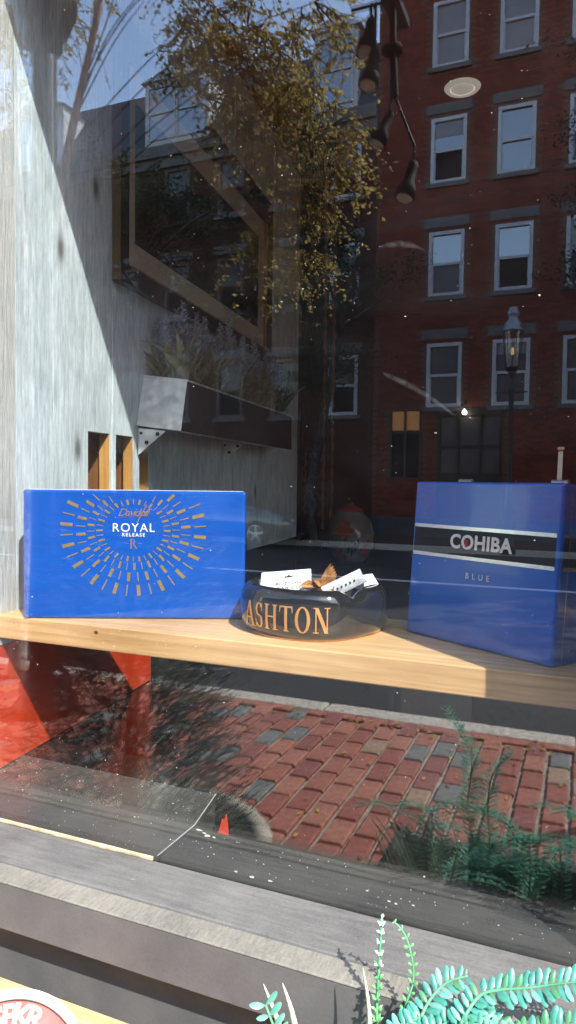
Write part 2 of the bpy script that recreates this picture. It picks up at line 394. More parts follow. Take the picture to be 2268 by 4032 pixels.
# ================================================================== LARGE STRUCTURE: street, ground, buildings
ground = tag(obj('ground', MB().box(-400, 400, -400, 400, -0.5, -0.16), M['asphalt']), kind='structure')
road = tag(obj('road', MB().box(-60, 60, -16.0, -3.87, -0.3, -0.14), M['asphalt']), kind='structure')
kerb = MB()
for i in range(-12, 12):
    kerb.box(i * 1.55 + 0.006, i * 1.55 + 1.544, -3.87, -3.70, -0.3, -0.004)
tag(obj('kerb', kerb, M['granite'], bevel=0.012), kind='structure')
far_kerb = MB()
for i in range(-14, 16): far_kerb.box(i * 1.55 + 0.006, i * 1.55 + 1.544, -16.16, -16.0, -0.3, -0.004)
tag(obj('far_kerb', far_kerb, M['granite'], bevel=0.012), kind='structure')
tag(obj('far_pavement', MB().box(-60, 60, -19.0, -16.16, -0.3, -0.01), simple('far_brick_paving', (0.07, 0.04, 0.033), 0.9, var=0.3, scale=9)), kind='structure')
tag(obj('road_marking', MB().box(-50, 50, -10.95, -10.80, -0.145, -0.134), M['line']), kind='structure')

# near pavement: every brick that the shop window mirrors is an object of its own
pave = tag(obj('pavement', MB().box(-30, 20, -3.70, 0.60, -0.3, -0.022), M['mortar']), kind='structure')
bvars = [((0.38, 0.155, 0.112), 10), ((0.33, 0.125, 0.095), 9), ((0.42, 0.185, 0.13), 7), ((0.20, 0.205, 0.19), 3), ((0.38, 0.26, 0.18), 1), ((0.29, 0.115, 0.098), 5)]
bm_mats = []
for i, (c, w) in enumerate(bvars):
    bm_mats += [simple('paving_brick_%d' % i, c, 0.85, 0.3, var=0.28, scale=26, bmp=0.0025)] * w
def brick_mesh(name, lx, ly, h, mat, ch=0.007):
    mb = MB(); a, b = lx / 2, ly / 2
    lo = [(-a, -b, -h), (a, -b, -h), (a, b, -h), (-a, b, -h)]
    md = [(-a, -b, -ch), (a, -b, -ch), (a, b, -ch), (-a, b, -ch)]
    tp = [(-a + ch, -b + ch, 0), (a - ch, -b + ch, 0), (a - ch, b - ch, 0), (-a + ch, b - ch, 0)]
    mb.poly(lo + md + tp, [(8, 9, 10, 11)] + [(i, (i + 1) % 4, 4 + (i + 1) % 4, 4 + i) for i in range(4)] + [(4 + i, 4 + (i + 1) % 4, 8 + (i + 1) % 4, 8 + i) for i in range(4)])
    return mb.mesh(name, mat)
PX, PY = 0.122, 0.226
meshes = {}
for mt in set(bm_mats): meshes[mt.name] = [brick_mesh('brick', 0.102 + d, 0.213 + e, 0.05, mt) for d, e in ((0, 0), (-0.004, 0.002), (0.003, -0.004))]
cells = []
for i in range(-130, 70):
    for j in range(0, 17):
        x = -0.755 + PX * (i + 0.5); y = -3.56 + PY * j + (PY / 2 if i % 2 else 0)
        if y > -0.20 or y < -3.70 + 0.09: continue
        # how well the mirror image of this brick shows in the window (a cone seen past the shelf)
        yv = -y + 0.65; ang = math.degrees(math.atan2(x, yv))
        vis = (-46 < ang < 0.5) and yv > 2.15
        cells.append((0 if vis else 1, abs(ang + 16) + 0 * yv, x, y))
cells.sort()
rest = MB(); restm = []
allm = sorted(set(bm_mats), key=lambda m: m.name)
for k, (nv, a, x, y) in enumerate(cells):
    mt = random.choice(bm_mats)
    jx, jy, jz, jr = random.uniform(-.003, .003), random.uniform(-.003, .003), random.uniform(-.004, .002), random.uniform(-.012, .012)
    if k < 300:
        o = put('brick', random.choice(meshes[mt.name]), pave, loc=(x + jx, y + jy, jz)); o.rotation_euler.z = jr
    else:
        me = random.choice(meshes[mt.name]); ca, sa = math.cos(jr), math.sin(jr)
        rest.poly([(x + jx + v.co.x * ca - v.co.y * sa, y + jy + v.co.x * sa + v.co.y * ca, jz + v.co.z) for v in me.vertices], [tuple(p.vertices) for p in me.polygons], allm.index(mt))
tag(obj('bricks', rest, allm, pave), kind='stuff')
edge = MB()
for i in range(-60, 40): edge.box(i * 0.218 + .003, i * 0.218 + .212, -3.695, -3.60, -0.05, -0.003 + random.uniform(-.003, .002))
tag(obj('edging_bricks', edge, bm_mats[0], pave, bevel=0.005, seg=1), kind='stuff')
lv = MB()
for _ in range(240):
    x, y = random.uniform(-3.6, 0.4), random.choice([random.uniform(-3.6, -1.3), random.gauss(-3.55, .06)])
    y = max(min(y, -1.2), -3.69)
    s = random.uniform(.010, .022); q = random.uniform(0, 6.28); c, sn = math.cos(q) * s, math.sin(q) * s
    lv.face([(x - c, y - sn, .004), (x + sn * .5, y - c * .5, .011), (x + c, y + sn, .006), (x - sn * .5, y + c * .5, .012)])
tag(obj('fallen_leaves', lv, M['fallen']), label='small yellow leaves fallen on the brick pavement', cat='leaves', kind='stuff')

# ---- buildings across the street (seen mirrored in the window)
FY = -19.0
def facade_brick_mat():
    m, t, b = nt('facade_brick'); b.inputs['Roughness'].default_value = 0.9
    br = N(t, 'ShaderNodeTexBrick'); br.inputs['Scale'].default_value = 1.0; br.inputs['Brick Width'].default_value = 0.22
    br.inputs['Row Height'].default_value = 0.077; br.inputs['Mortar Size'].default_value = 0.006
    br.inputs['Color1'].default_value = (0.25, 0.047, 0.021, 1); br.inputs['Color2'].default_value = (0.18, 0.034, 0.017, 1); br.inputs['Mortar'].default_value = (0.17, 0.075, 0.050, 1)
    tc = N(t, 'ShaderNodeTexCoord'); sp = N(t, 'ShaderNodeSeparateXYZ'); cb = N(t, 'ShaderNodeCombineXYZ')
    t.links.new(tc.outputs['Object'], sp.inputs[0]); t.links.new(sp.outputs[0], cb.inputs[0]); t.links.new(sp.outputs[2], cb.inputs[1])
    t.links.new(cb.outputs[0], br.inputs['Vector']); t.links.new(br.outputs['Color'], b.inputs['Base Color']); return m
M['fbrick'] = facade_brick_mat()
M['fb1'] = simple('facade_brick_a', (0.215, 0.040, 0.018), 0.9, var=0.2, scale=12)
M['fb2'] = simple('facade_brick_b', (0.145, 0.028, 0.014), 0.9, var=0.2, scale=12)
M['fl1'] = simple('dark_facade_brick_a', (0.085, 0.022, 0.013), 0.9, var=0.2, scale=12)  # row house brick and mortar darkened to stand for the shade on them
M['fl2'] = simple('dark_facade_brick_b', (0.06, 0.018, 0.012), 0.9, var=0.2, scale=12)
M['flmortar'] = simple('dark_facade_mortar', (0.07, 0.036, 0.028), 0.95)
M['fmortar'] = simple('facade_mortar', (0.17, 0.085, 0.060), 0.95)

tall = thing('brick_building', (8, FY, 0), 'tall red brick building with grey lintels mirrored across the window', 'building')
low = thing('brick_building', (-20, FY, 0), 'lower red brick row house with white dormers on its roof', 'building')
EDGE = -5.6
obj('wall', MB().box(EDGE, 9.6, FY - 9, FY - 0.15, -0.3, 16.0), [M['fbrick']], tall)
obj('parapet', MB().box(EDGE - .12, 9.7, FY - 9, FY + 0.20, 16.0, 16.5), M['stone'], tall)
obj('wall', MB().box(-46, EDGE - 0.004, FY - 9, FY - 0.18, -0.3, 11.6), [M['fbrick']], low)
obj('cornice', MB().box(-46, EDGE - 0.004, FY - .05, FY + 0.22, 11.6, 11.95).box(-46, EDGE - .004, FY - .05, FY + .10, 11.3, 11.6), M['stone'], low)
rf = MB().prism([(-46, FY + .1, 11.95), (-46, FY - 1.5, 14.6), (-46, FY - 9, 15.2), (-46, FY - 9, 11.95)], (46 + EDGE - .01, 0, 0))
roof = recalc(obj('roof', rf, M['slate'], low))

far = thing('brick_building', (20, FY, 0), 'three storey brick building beyond the tall one, outside the mirrored view', 'building')
obj('wall', MB().box(9.604, 34, FY - 9, FY - 0.04, -0.3, 11.4), [M['fbrick']], far)
obj('cornice', MB().box(9.604, 34, FY - .04, FY + .2, 11.4, 11.8), M['stone'], far)
# window pattern
openings = []; holes = {}
def sash_window(build, xc, z0, w=0.95, h=1.74, blind=0.0, lintel=True, y=FY, trim='white_wood', lower=None, upper='pane'):
    x0, x1 = xc - w / 2, xc + w / 2; f = 0.095
    fr = MB().box(x0, x0 + f, y - .1, y + .015, z0, z0 + h).box(x1 - f, x1, y - .1, y + .015, z0, z0 + h)
    fr.box(x0 + f, x1 - f, y - .1, y + .015, z0, z0 + f).box(x0 + f, x1 - f, y - .1, y + .015, z0 + h - f, z0 + h)
    wdw = obj('window', fr, M[trim], build)
    zm = z0 + h * .5
    sh = MB().box(x0 + f, x1 - f, y - .075, y - .02, zm - .036, zm + .036)
    obj('sash_rail', sh, M[trim], wdw)
    zt1 = z0 + h - f; zb1 = zm + .022; L1 = zt1 - zb1
    cut = zt1 - L1 * min(1, blind * 2)                 # roller blind: 0.5 covers the upper sash, 1 both
    if cut < zt1 - .01: obj('blind', MB().box(x0 + f, x1 - f, y - .052, y - .047, max(cut, zb1), zt1), M['blind'], wdw)
    if cut > zb1 + .01: obj('pane', MB().box(x0 + f, x1 - f, y - .06, y - .05, zb1, min(cut, zt1)), M[upper], wdw)
    lo_m = M['blind'] if blind > .75 else (M[lower] if lower else M['pane'])
    obj('pane', MB().box(x0 + f, x1 - f, y - .085, y - .075, z0 + f, zm - .022), lo_m, wdw)
    for xa in (x0 + f, x1 - f - .03): obj('sash_stile', MB().box(xa, xa + .03, y - .073, y - .040, z0 + f, zm - .022), M[trim], wdw)
    obj('window_sill', MB().box(x0 - .1, x1 + .1, y - .08, y + .09, z0 - .12, z0 - .004), M['stone'], wdw)
    if lintel: obj('lintel', MB().box(x0 - .13, x1 + .13, y - .08, y + .035, z0 + h + .10, z0 + h + .36), M['stone'], wdw)
    holes.setdefault(build.name, []).append((x0 + .004, x1 - .004, z0 + .004, z0 + h - .004)); openings.append((x0 - .0, x1 + .0, z0, z0 + h)); openings.append((x0 - .1, x1 + .1, z0 - .12, z0))
    if lintel: openings.append((x0 - .13, x1 + .13, z0 + h + .10, z0 + h + .36))
zs = [3.55, 6.55, 9.57, 12.63]
blinds = {(0, 3): (1, None), (1, 3): (1, None), (0, 2): (.28, 'dark'), (1, 2): (0, 'pane'), (0, 1): (0, 'pane_dim'), (1, 1): (0, 'dark'), (0, 0): (0, 'pane_dim'), (1, 0): (.2, 'pane_dim')}
for ci in range(7):
    for ri, z in enumerate(zs):
        if ri > 3 and ci > 4: continue
        bl, lo_ = blinds.get((ci, ri), (random.choice([0, .15, .3, .5, 1]), random.choice(['pane', 'pane_dim', 'dark'])))
        sash_window(tall, -3.63 + 1.75 * ci, z, blind=bl, lower=lo_, upper='pane_dim' if ri == 0 else 'pane')
for ci, xc in enumerate([-6.53, -8.35, -10.2, -12.1, -14.0]):
    for ri, z in enumerate([3.4, 6.6, 9.58]):
        sash_window(low, xc, z, w=0.9, h=1.7, blind=0, y=FY - .03, trim='white_wood' if ci == 0 else 'trim_dim', lower='dark', upper='pane_dim')

def dormer(xc, w, z0, h, n):
    y1 = FY + 0.05
    d = MB().box(xc - w / 2, xc + w / 2, FY - 1.8, y1, z0, z0 + h)
    dm = obj('dormer', d, M['white_wood'], low)
    g = MB().prism([(xc - w / 2 - .12, y1 + .1, z0 + h + .002), (xc + w / 2 + .12, y1 + .1, z0 + h + .002), (xc, y1 + .1, z0 + h + .42)], (0, -1.9, 0))
    recalc(obj('dormer_roof', g, M['white_wood'], dm))
    wn_ = MB()
    for i in range(n):
        a = xc - w / 2 + .16 + (w - .2) / n * i; b = a + (w - .2) / n - .14
        wn_.box(a, b, y1 - .02, y1 + .006, z0 + .25, z0 + h - .2)
    obj('pane', wn_, M['pane'], dm)
    fr = MB()
    for i in range(n):
        a = xc - w / 2 + .16 + (w - .2) / n * i; b = a + (w - .2) / n - .14
        for (p, q, r_, s_) in ((a - .06, a, z0 + .2, z0 + h - .15), (b, b + .06, z0 + .2, z0 + h - .15)): fr.box(p, q, y1 + .001, y1 + .04, r_, s_)
        zz = z0 + .22 + (h - .4) / 2
        for (r_, s_) in ((z0 + .19, z0 + .25), (z0 + h - .2, z0 + h - .14), (zz - .03, zz + .03)): fr.box(a, b, y1 + .001, y1 + .045, r_, s_)
    obj('window_trim', fr, M['white_wood'], dm)
dormer(-6.85, 1.30, 12.0, 2.25, 1)
dormer(-12.1, 2.3, 12.0, 2.0, 2)
dormer(-17.5, 2.0, 12.0, 2.0, 2)
ch = obj('chimney', MB().box(-14.1, -12.3, FY - 2.9, FY - 2.1, 13.0, 15.4).box(-14.2, -12.2, FY - 3.0, FY - 2.0, 15.4, 15.6), M['fb1'], low)
for x, h in ((-13.75, .75), (-13.15, 1.1), (-12.6, .7)):
    obj('chimney_pot', MB().lathe((x, FY - 2.5, 15.6), [(.0, 0), (.2, 0), (.17, h * .6), (.19, h * .62), (.25, h * .8), (.25, h * .86), (.16, h * .9), (.16, h), (0, h)], 14), M['white_wood'] if h > 1 else M['stone'], ch, smooth=True)
# storefront on the ground floor
sf = obj('shopfront', MB().box(-3.75, -2.05, FY - .05, FY + .06, 0.5, 1.75).box(-3.75, -2.05, FY - .05, FY + .08, 3.3, 3.5), M['dark_wood'], tall)
obj('pane', MB().box(-3.7, -2.1, FY - .03, FY - .02, 1.75, 3.3), M['pane_dim'], sf)
mul = MB()
for x in (-3.72, -3.2, -2.62, -2.09): mul.box(x - .03, x + .03, FY - .02, FY + .05, 1.75, 3.3)
mul.box(-3.69, -3.23, FY - .02, FY + .045, 2.45, 2.52).box(-3.17, -2.65, FY - .02, FY + .045, 2.45, 2.52).box(-2.59, -2.12, FY - .02, FY + .045, 2.45, 2.52)
obj('mullion', mul, M['dark_wood'], sf)
openings.append((-3.75, -2.05, 0.5, 3.5)); holes[tall.name].append((-3.69, -2.11, 1.75, 3.3)); holes[tall.name].append((-5.09, -4.21, 1.61, 3.49))
openings.append((-5.1, -4.2, 1.6, 3.5))
lw_ = obj('window', MB().box(-5.1, -5.04, FY - .05, FY + .05, 1.6, 3.5).box(-4.26, -4.2, FY - .05, FY + .05, 1.6, 3.5).box(-4.69, -4.63, FY - .05, FY + .045, 1.6, 3.5).box(-5.04, -4.69, FY - .05, FY + .04, 2.85, 2.93).box(-4.63, -4.26, FY - .05, FY + .04, 2.85, 2.93), M['dark_wood'], tall)
obj('lit_pane', MB().box(-5.04, -4.26, FY - .035, FY - .025, 2.93, 3.46), M['warm'], lw_)
obj('pane', MB().box(-5.04, -4.26, FY - .035, FY - .025, 1.65, 2.85), M['dark'], lw_)
obj('stone_base', MB().box(EDGE + .01, 9.6, FY - .02, FY + .12, -.05, .5), M['slate'], tall)
wl_ = obj('wall_lamp', MB().tube([(-3.0, FY + .01, 3.62), (-3.0, FY + .25, 3.66), (-3.0, FY + .32, 3.55)], .015), M['iron'], tall)
obj('bulb', MB().lathe((-3.0, FY + .32, 3.36), [(0, -.065), (.045, -.05), (.065, 0), (.04, .05), (.02, .09), (0, .1)], 12), M['bulb'], wl_, smooth=True)
# facade bricks in relief where the mirror shows them
def facade_bricks(build, xa, xb, za, zb, y, indiv, ma='fb1', mb_='fb2'):
    stuff = MB(); n = 0; me = [None, None]
    for k in (0, 1):
        mb = MB(); l, h = .208, .068
        mb.box(-l / 2, l / 2, -.02, .0, -h / 2, h / 2); me[k] = mb.mesh('brick', M[ma] if k == 0 else M[mb_])
    rows = int((zb - za) / .077); cols = int((xb - xa) / .218)
    out = []
    for r in range(rows):
        z = za + .077 * (r + .5)
        for c in range(cols):
            x = xa + .218 * (c + .5) + (.109 if r % 2 else 0)
            if x + .104 > xb: continue
            if any(x + .1 > a and x - .1 < b and z + .03 > p and z - .03 < q for a, b, p, q in openings): continue
            out.append((x, z))
    key = lambda p: abs(p[0] + 3.0) + abs(p[1] - 9.0) * .8
    out.sort(key=key)
    for i, (x, z) in enumerate(out):
        d = y + random.uniform(0.006, .011); k = random.random() < .45
        if i < indiv: put('brick', me[k], build, loc=(x - build.location.x, d - build.location.y, z))
        else:
            l, h = .104, .034
            stuff.poly([(x - l, d, z - h), (x + l, d, z - h), (x + l, d, z + h), (x - l, d, z + h), (x - l, y - .01, z - h), (x + l, y - .01, z - h), (x + l, y - .01, z + h), (x - l, y - .01, z + h)],
                       [(3, 2, 1, 0), (0, 1, 5, 4), (2, 3, 7, 6), (1, 2, 6, 5), (3, 0, 4, 7)], int(k))
    tag(obj('facade_bricks', stuff, [M[ma], M[mb_]], build), kind='stuff')
def wall_face(build, xa, xb, za, zb, ya, yb, mat):
    mb = MB(); hs = [h for h in holes.get(build.name, []) if h[1] > xa and h[0] < xb]
    xs = sorted({xa, xb, *[min(max(v, xa), xb) for h in hs for v in h[:2]]}); zz = sorted({za, zb, *[min(max(v, za), zb) for h in hs for v in h[2:]]})
    for x0, x1 in zip(xs, xs[1:]):
        run = None
        for z0, z1 in list(zip(zz, zz[1:])) + [(None, None)]:
            solid = z0 is not None and not any(h[0] < (x0 + x1) / 2 < h[1] and h[2] < (z0 + z1) / 2 < h[3] for h in hs)
            if solid: run = (run[0], z1) if run else (z0, z1)
            elif run: mb.box(x0, x1, ya, yb, run[0], run[1]); run = None
    return obj('wall_face', mb, mat, build)
wall_face(tall, EDGE + .002, 1.5, .5, 15.98, FY - .149, FY + .001, M['fmortar'])
wall_face(tall, 1.501, 9.6, .5, 15.98, FY - .149, FY + .004, M['fbrick'])
facade_bricks(tall, EDGE + .005, 1.5, 0.52, 15.97, FY, 290)
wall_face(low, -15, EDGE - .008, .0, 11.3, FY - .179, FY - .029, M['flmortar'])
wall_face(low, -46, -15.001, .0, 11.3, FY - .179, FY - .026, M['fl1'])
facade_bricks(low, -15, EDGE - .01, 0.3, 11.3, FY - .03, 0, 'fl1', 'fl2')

# ---- our own building above and beside the shop window
own = thing('shop_building', (2, 0.2, 0), 'brick shop building that holds the display window', 'building')
obj('wall', MB().box(-10, 14, 0.0, .35, 2.50, 10.4), M['fbrick'], own)
obj('pier', MB().box(-3.2, -1.30, 0.0, .35, -.1, 2.50), M['fascia'], own)
obj('pier', MB().box(0.068, 0.50, -0.03, .10, -.1, 2.50).box(3.6, 14, -.03, .10, -.1, 2.5), M['fascia'], own)
obj('base_panel', MB().box(.50, 3.6, -.02, .10, -.1, .45), M['fascia'], own)
fill_window = obj('window', MB().box(.50, .56, -.02, .06, .45, 2.5).box(3.54, 3.6, -.02, .06, .45, 2.5).box(2.0, 2.06, -.02, .06, .45, 2.5).box(.56, 2.0, -.02, .055, .45, .51).box(2.06, 3.54, -.02, .055, .45, .51), M['fascia'], own)  # unseen second shopfront window, added to bring fill light into the display
obj('pane', MB().box(.56, 2.0, .008, .014, .51, 2.5).box(2.06, 3.54, .008, .014, .51, 2.5), M['clear'], fill_window)
obj('base_panel', MB().box(-1.30, 0.068, -0.060, .10, -.1, 0.90), M['fascia'], own)

# ================================================================== SHOP WINDOW
GY = 0.0
win = thing('shop_window', (-.6, 0, 0.95), 'large shop window pane in a black wooden frame above a weathered sill', 'window')
obj('glass', MB().box(-1.30, 0.068, GY - .003, GY + .003, 1.06, 2.39), M['shop_glass'], win)
obj('header', MB().box(-1.30, 0.068, -0.02, .08, 2.388, 2.498), M['fascia'], win)
obj('mullion', MB().box(0.069, 0.11, -0.028, .04, 0.90, 2.499), M['fascia'], win)
def sloped(y0, z0, y1, z1, th, x0=-1.30, x1=0.5):
    return MB().prism([(x0, y0, z0), (x0, y1, z1), (x0, y1, z1 - th), (x0, y0, z0 - th)], (x1 - x0, 0, 0))
recalc(obj('sill_board', sloped(-0.003, 1.083, -0.0665, 1.080, .030), M['sill'], win, bevel=.002))
recalc(obj('sill_nosing', sloped(-0.0695, 1.0805, -0.0965, 1.0795, .0025), M['sill_edge'], win, bevel=.0025))
obj('fascia_board', MB().box(-1.30, .5, -0.0962, -0.064, 1.029, 1.0768), M['fascia'], win)
recalc(win.children[-1])
obj('lower_panel', MB().box(-1.30, .5, -0.066, -.03, .80, 1.0285), M['fascia'], win)
# crumbling putty along the foot of the glass
pt = MB(); x = -1.28
while x < 0.05:
    l = random.uniform(.008, .035) if x < -.43 else random.uniform(.004, .02)
    if x < -.43 or random.random() < .0:
        w = random.uniform(.0006, .0028) if x < -.43 else random.uniform(.0005, .002)
        pt.prism([(x, -.0035, 1.084), (x, -.0035 - w, 1.0835), (x, -.0035 - w, 1.0855), (x, -.0035, 1.0875)], (l, 0, 0))
    x += l
obj('putty', pt, M['putty'], win)
# inner ledge, display deck
obj('inner_ledge', MB().box(-.4215, .068, .004, .0805, 1.045, 1.083), M['strip'], win, bevel=.002)
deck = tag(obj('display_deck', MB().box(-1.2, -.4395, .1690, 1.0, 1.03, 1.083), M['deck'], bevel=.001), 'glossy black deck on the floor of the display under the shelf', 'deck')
recalc(obj('front_board', MB().prism([(-1.2, .004, 1.083), (-.4246, .004, 1.083), (-.4226, .082, 1.083), (-.4396, .1683, 1.083), (-1.2, .1683, 1.083)], (0, 0, -.04)), M['dusty'], win))  # paler board ends along the sun-shadow line, standing for the sunlit deck
obj('joint_seam', MB().prism([(-.4246, .005, 1.0835), (-.4234, .005, 1.0835), (-.4213, .082, 1.0838), (-.4225, .082, 1.0838)], (0, 0, .0006)).prism([(-.4225, .082, 1.0836), (-.4213, .082, 1.0836), (-.4383, .168, 1.0836), (-.4395, .168, 1.0836)], (0, 0, .0006)), M['caulk'], win)
chips = MB()
for x, y, s in [(-.192, .034, .0022), (-.167, .025, .0024), (-.160, .024, .0026), (-.144, .028, .002), (-.412, .074, .006), (-.402, .070, .004), (-.395, .066, .005), (-.386, .066, .003), (-.33, .012, .003), (-.31, .009, .005), (-.29, .010, .003)] + [(random.uniform(-.42, .0), random.uniform(.01, .075), random.uniform(.0003, .001)) for _ in range(60)] + [(random.uniform(-.78, -.43), random.uniform(.01, .17), random.expovariate(1/.0004)+.0002) for _ in range(150)]:
    n = random.randint(4, 6); ps = []
    for k in range(n):
        q = 6.283 * k / n; r = s * random.uniform(.4, 1); ps.append((x + r * math.cos(q), y + r * .5 * math.sin(q), 1.0836))
    chips.prism(ps, (0, 0, .0007))
tag(obj('paint_flakes', chips, M['dust']), label='white paint flakes and dust crumbs scattered on the black ledge', cat='flakes', kind='stuff')

# ---- shop interior: dark room
tag(obj('shop_floor', MB().box(-4, 5, 0.11, 7, -.05, .02), wood_mat('shop_floor_boards', (.06, .048, .036), (.11, .085, .062), 'Y', spots=False)), kind='structure')
tag(obj('shop_ceiling', MB().box(-4, 5, 0.15, 7, 3.3, 3.4), M['ceil']), kind='structure')
tag(obj('back_wall', MB().box(-4, 5, 7, 7.1, 0, 3.4), simple('back_wall_paint', (.07, .03, .025), .8)), kind='structure')
tag(obj('side_wall', MB().box(5, 5.1, 0.1, 7.1, 0, 3.4), M['dark']), kind='structure')
tag(obj('side_wall', MB().box(-4.1, -4, 0.1, 7.1, 0, 3.4), M['dark']), kind='structure')
tag(obj('front_wall', MB().box(3.6, 5, 0.12, .3, 0, 3.4).box(.9, 3.6, .12, .3, 2.5, 3.4).box(-4, -1.25, .36, .5, 0, 3.4).box(-1.25, .9, .10, .3, 2.50, 3.4).box(-1.25, .9, .10, .15, 0, .9), M['dark']), kind='structure')

tag(obj('blackout_board', MB().box(-.79, -.155, 1.005, 1.02, .02, 1.26).box(-.79, .9, .90, .92, .02, 1.05).box(.45, .9, .47, .49, .02, 1.26), M['dark']), 'black board closing the back of the display under the shelf', 'board')  # added to hide the lit floor and keep the void dark
# left plank wall: runs into the shop, turned 7 degrees from square
W0 = Vector((-.761, .152, 0)); WD = Vector((-.125, .992, 0)).normalized(); WN = Vector((WD.y, -WD.x, 0))
def wp(s, off, z): return W0 + WD * s + WN * off + Vector((0, 0, z))
pw = thing('plank_wall', wp(.8, 0, 1.0), 'wall of tall grey washed planks on the left of the display', 'wall')
PT = .020
slots = [(.193, .264), (.286, .350), (.379, .417)]
k = -5
while True:
    a, b = -.001 + .0915 * k, -.001 + .0915 * (k + 1)
    if a > 1.58: break
    if b < -.14: k += 1; continue
    a = max(a, -.148); b = min(b, 1.60); a_, b_ = a + .0009, b - .0009
    pr = random.uniform(-.0012, .0012)
    zb, zt = (1.262 if a < .45 else 1.297), 2.575
    outline = [(a_, zt), (a_, zb)]
    for s0, s1 in slots:
        lo, hi = max(s0, a_), min(s1, b_)
        if hi - lo < .003: continue
        if lo <= a_ + .0005: outline[-1] = (a_, 1.58); outline += [(hi, 1.58), (hi, zb)]
        elif hi >= b_ - .0005: outline += [(lo, zb), (lo, 1.58), (b_, 1.58)]
        else: outline += [(lo, zb), (lo, 1.58), (hi, 1.58), (hi, zb)]
    if not (abs(outline[-1][0] - b_) < 1e-6 and abs(outline[-1][1] - 1.58) < 1e-6): outline.append((b_, zb))
    outline.append((b_, zt))
    ms = []
    for i in range(len(outline)):
        p, q = outline[i], outline[(i + 1) % len(outline)]
        inner = abs(p[0] - q[0]) < 1e-6 and a_ + .002 < p[0] < b_ - .002
        ms.append(1 if inner else 0)
    pts = [wp(s, -PT + pr, z) for s, z in outline]
    mb = MB().prism(pts, WN * PT, 0, ms)
    recalc(obj('plank', mb, [M['plank_rough'] if k < 0 else M['plank'], M['raw_edge']], pw))
    k += 1
obj('bulkhead', MB().obox(wp(.725, -.03, 2.94), WD * .875, WN * .012, Vector((0, 0, .357))), M['ceil'], pw)
# wall returns to a dark corner; backing behind the slots
obj('backing_board', MB().obox(wp(.32, -.062, 1.35), WD * .14, WN * .004, Vector((0, 0, .3))), M['cavity'], pw)
obj('backing_frame', MB().obox(wp(.18, -.04, 1.35), WD * .004, WN * .018, Vector((0, 0, .3))).obox(wp(.45, -.04, 1.35), WD * .004, WN * .018, Vector((0, 0, .3))).obox(wp(.275, -.04, 1.35), WD * .004, WN * .018, Vector((0, 0, .3))).obox(wp(.365, -.04, 1.35), WD * .004, WN * .018, Vector((0, 0, .3))), M['cavity'], pw)
obj('wall_core', MB().obox(wp(1.05, -.055, 2.1), WD * .56, WN * .03, Vector((0, 0, 1.2))).obox(wp(.01, -.055, 2.1), WD * .15, WN * .03, Vector((0, 0, 1.2))).obox(wp(.325, -.10, 2.45), WD * .16, WN * .02, Vector((0, 0, .85))), M['dark'], pw)
obj('dark_skirting', MB().obox(wp(1.06, -.012, .64), WD * .54, WN * .012, Vector((0, 0, .655))), M['dark'], pw)
rb = tag(obj('red_board', MB().obox(wp(.149, -.010, 1.173), WD * .286, WN * .009, Vector((0, 0, .088))), M['red']), 'red painted board on the left wall below the pine shelf', 'board')

# ---- framed picture
fp = thing('framed_picture', wp(.73, .002, 1.86), 'dark framed landscape picture with tan mount on the plank wall', 'picture')
S0, S1, Z0, Z1 = .270, 1.205, 1.855, 2.328; m0, m1, n0, n1 = .302, 1.165, 1.889, 2.264; q0, q1, r0, r1 = .347, 1.110, 1.943, 2.206
fo = .017
frm = MB()
for pts in ([(S0, Z0), (S1, Z0), (m1, n0), (m0, n0)], [(S1, Z0), (S1, Z1), (m1, n1), (m1, n0)], [(S1, Z1), (S0, Z1), (m0, n1), (m1, n1)], [(S0, Z1), (S0, Z0), (m0, n0), (m0, n1)]):
    frm.prism([wp(s, .002, z) for s, z in pts], WN * fo, 0, [1, 0, 0, 0])
recalc(obj('frame', frm, [M['frame_dark'], M['frame_side']], fp, bevel=.0012))
g = .006; fl = MB()
for pts in ([(m0, n0), (m1, n0), (m1 - g, n0 + g), (m0 + g, n0 + g)], [(m1, n0), (m1, n1), (m1 - g, n1 - g), (m1 - g, n0 + g)]):
    fl.prism([wp(s, .004, z) for s, z in pts], WN * .011)
recalc(obj('gilt_fillet', fl, M['gilt'], fp))
mt_ = MB()
for pts in ([(m0, n0), (m1, n0), (q1, r0), (q0, r0)], [(m1, n0), (m1, n1), (q1, r1), (q1, r0)], [(m1, n1), (m0, n1), (q0, r1), (q1, r1)], [(m0, n1), (m0, n0), (q0, r0), (q0, r1)]):
    mt_.prism([wp(s, .0035, z) for s, z in pts], WN * .003)
recalc(obj('mount', mt_, M['mat'], fp))
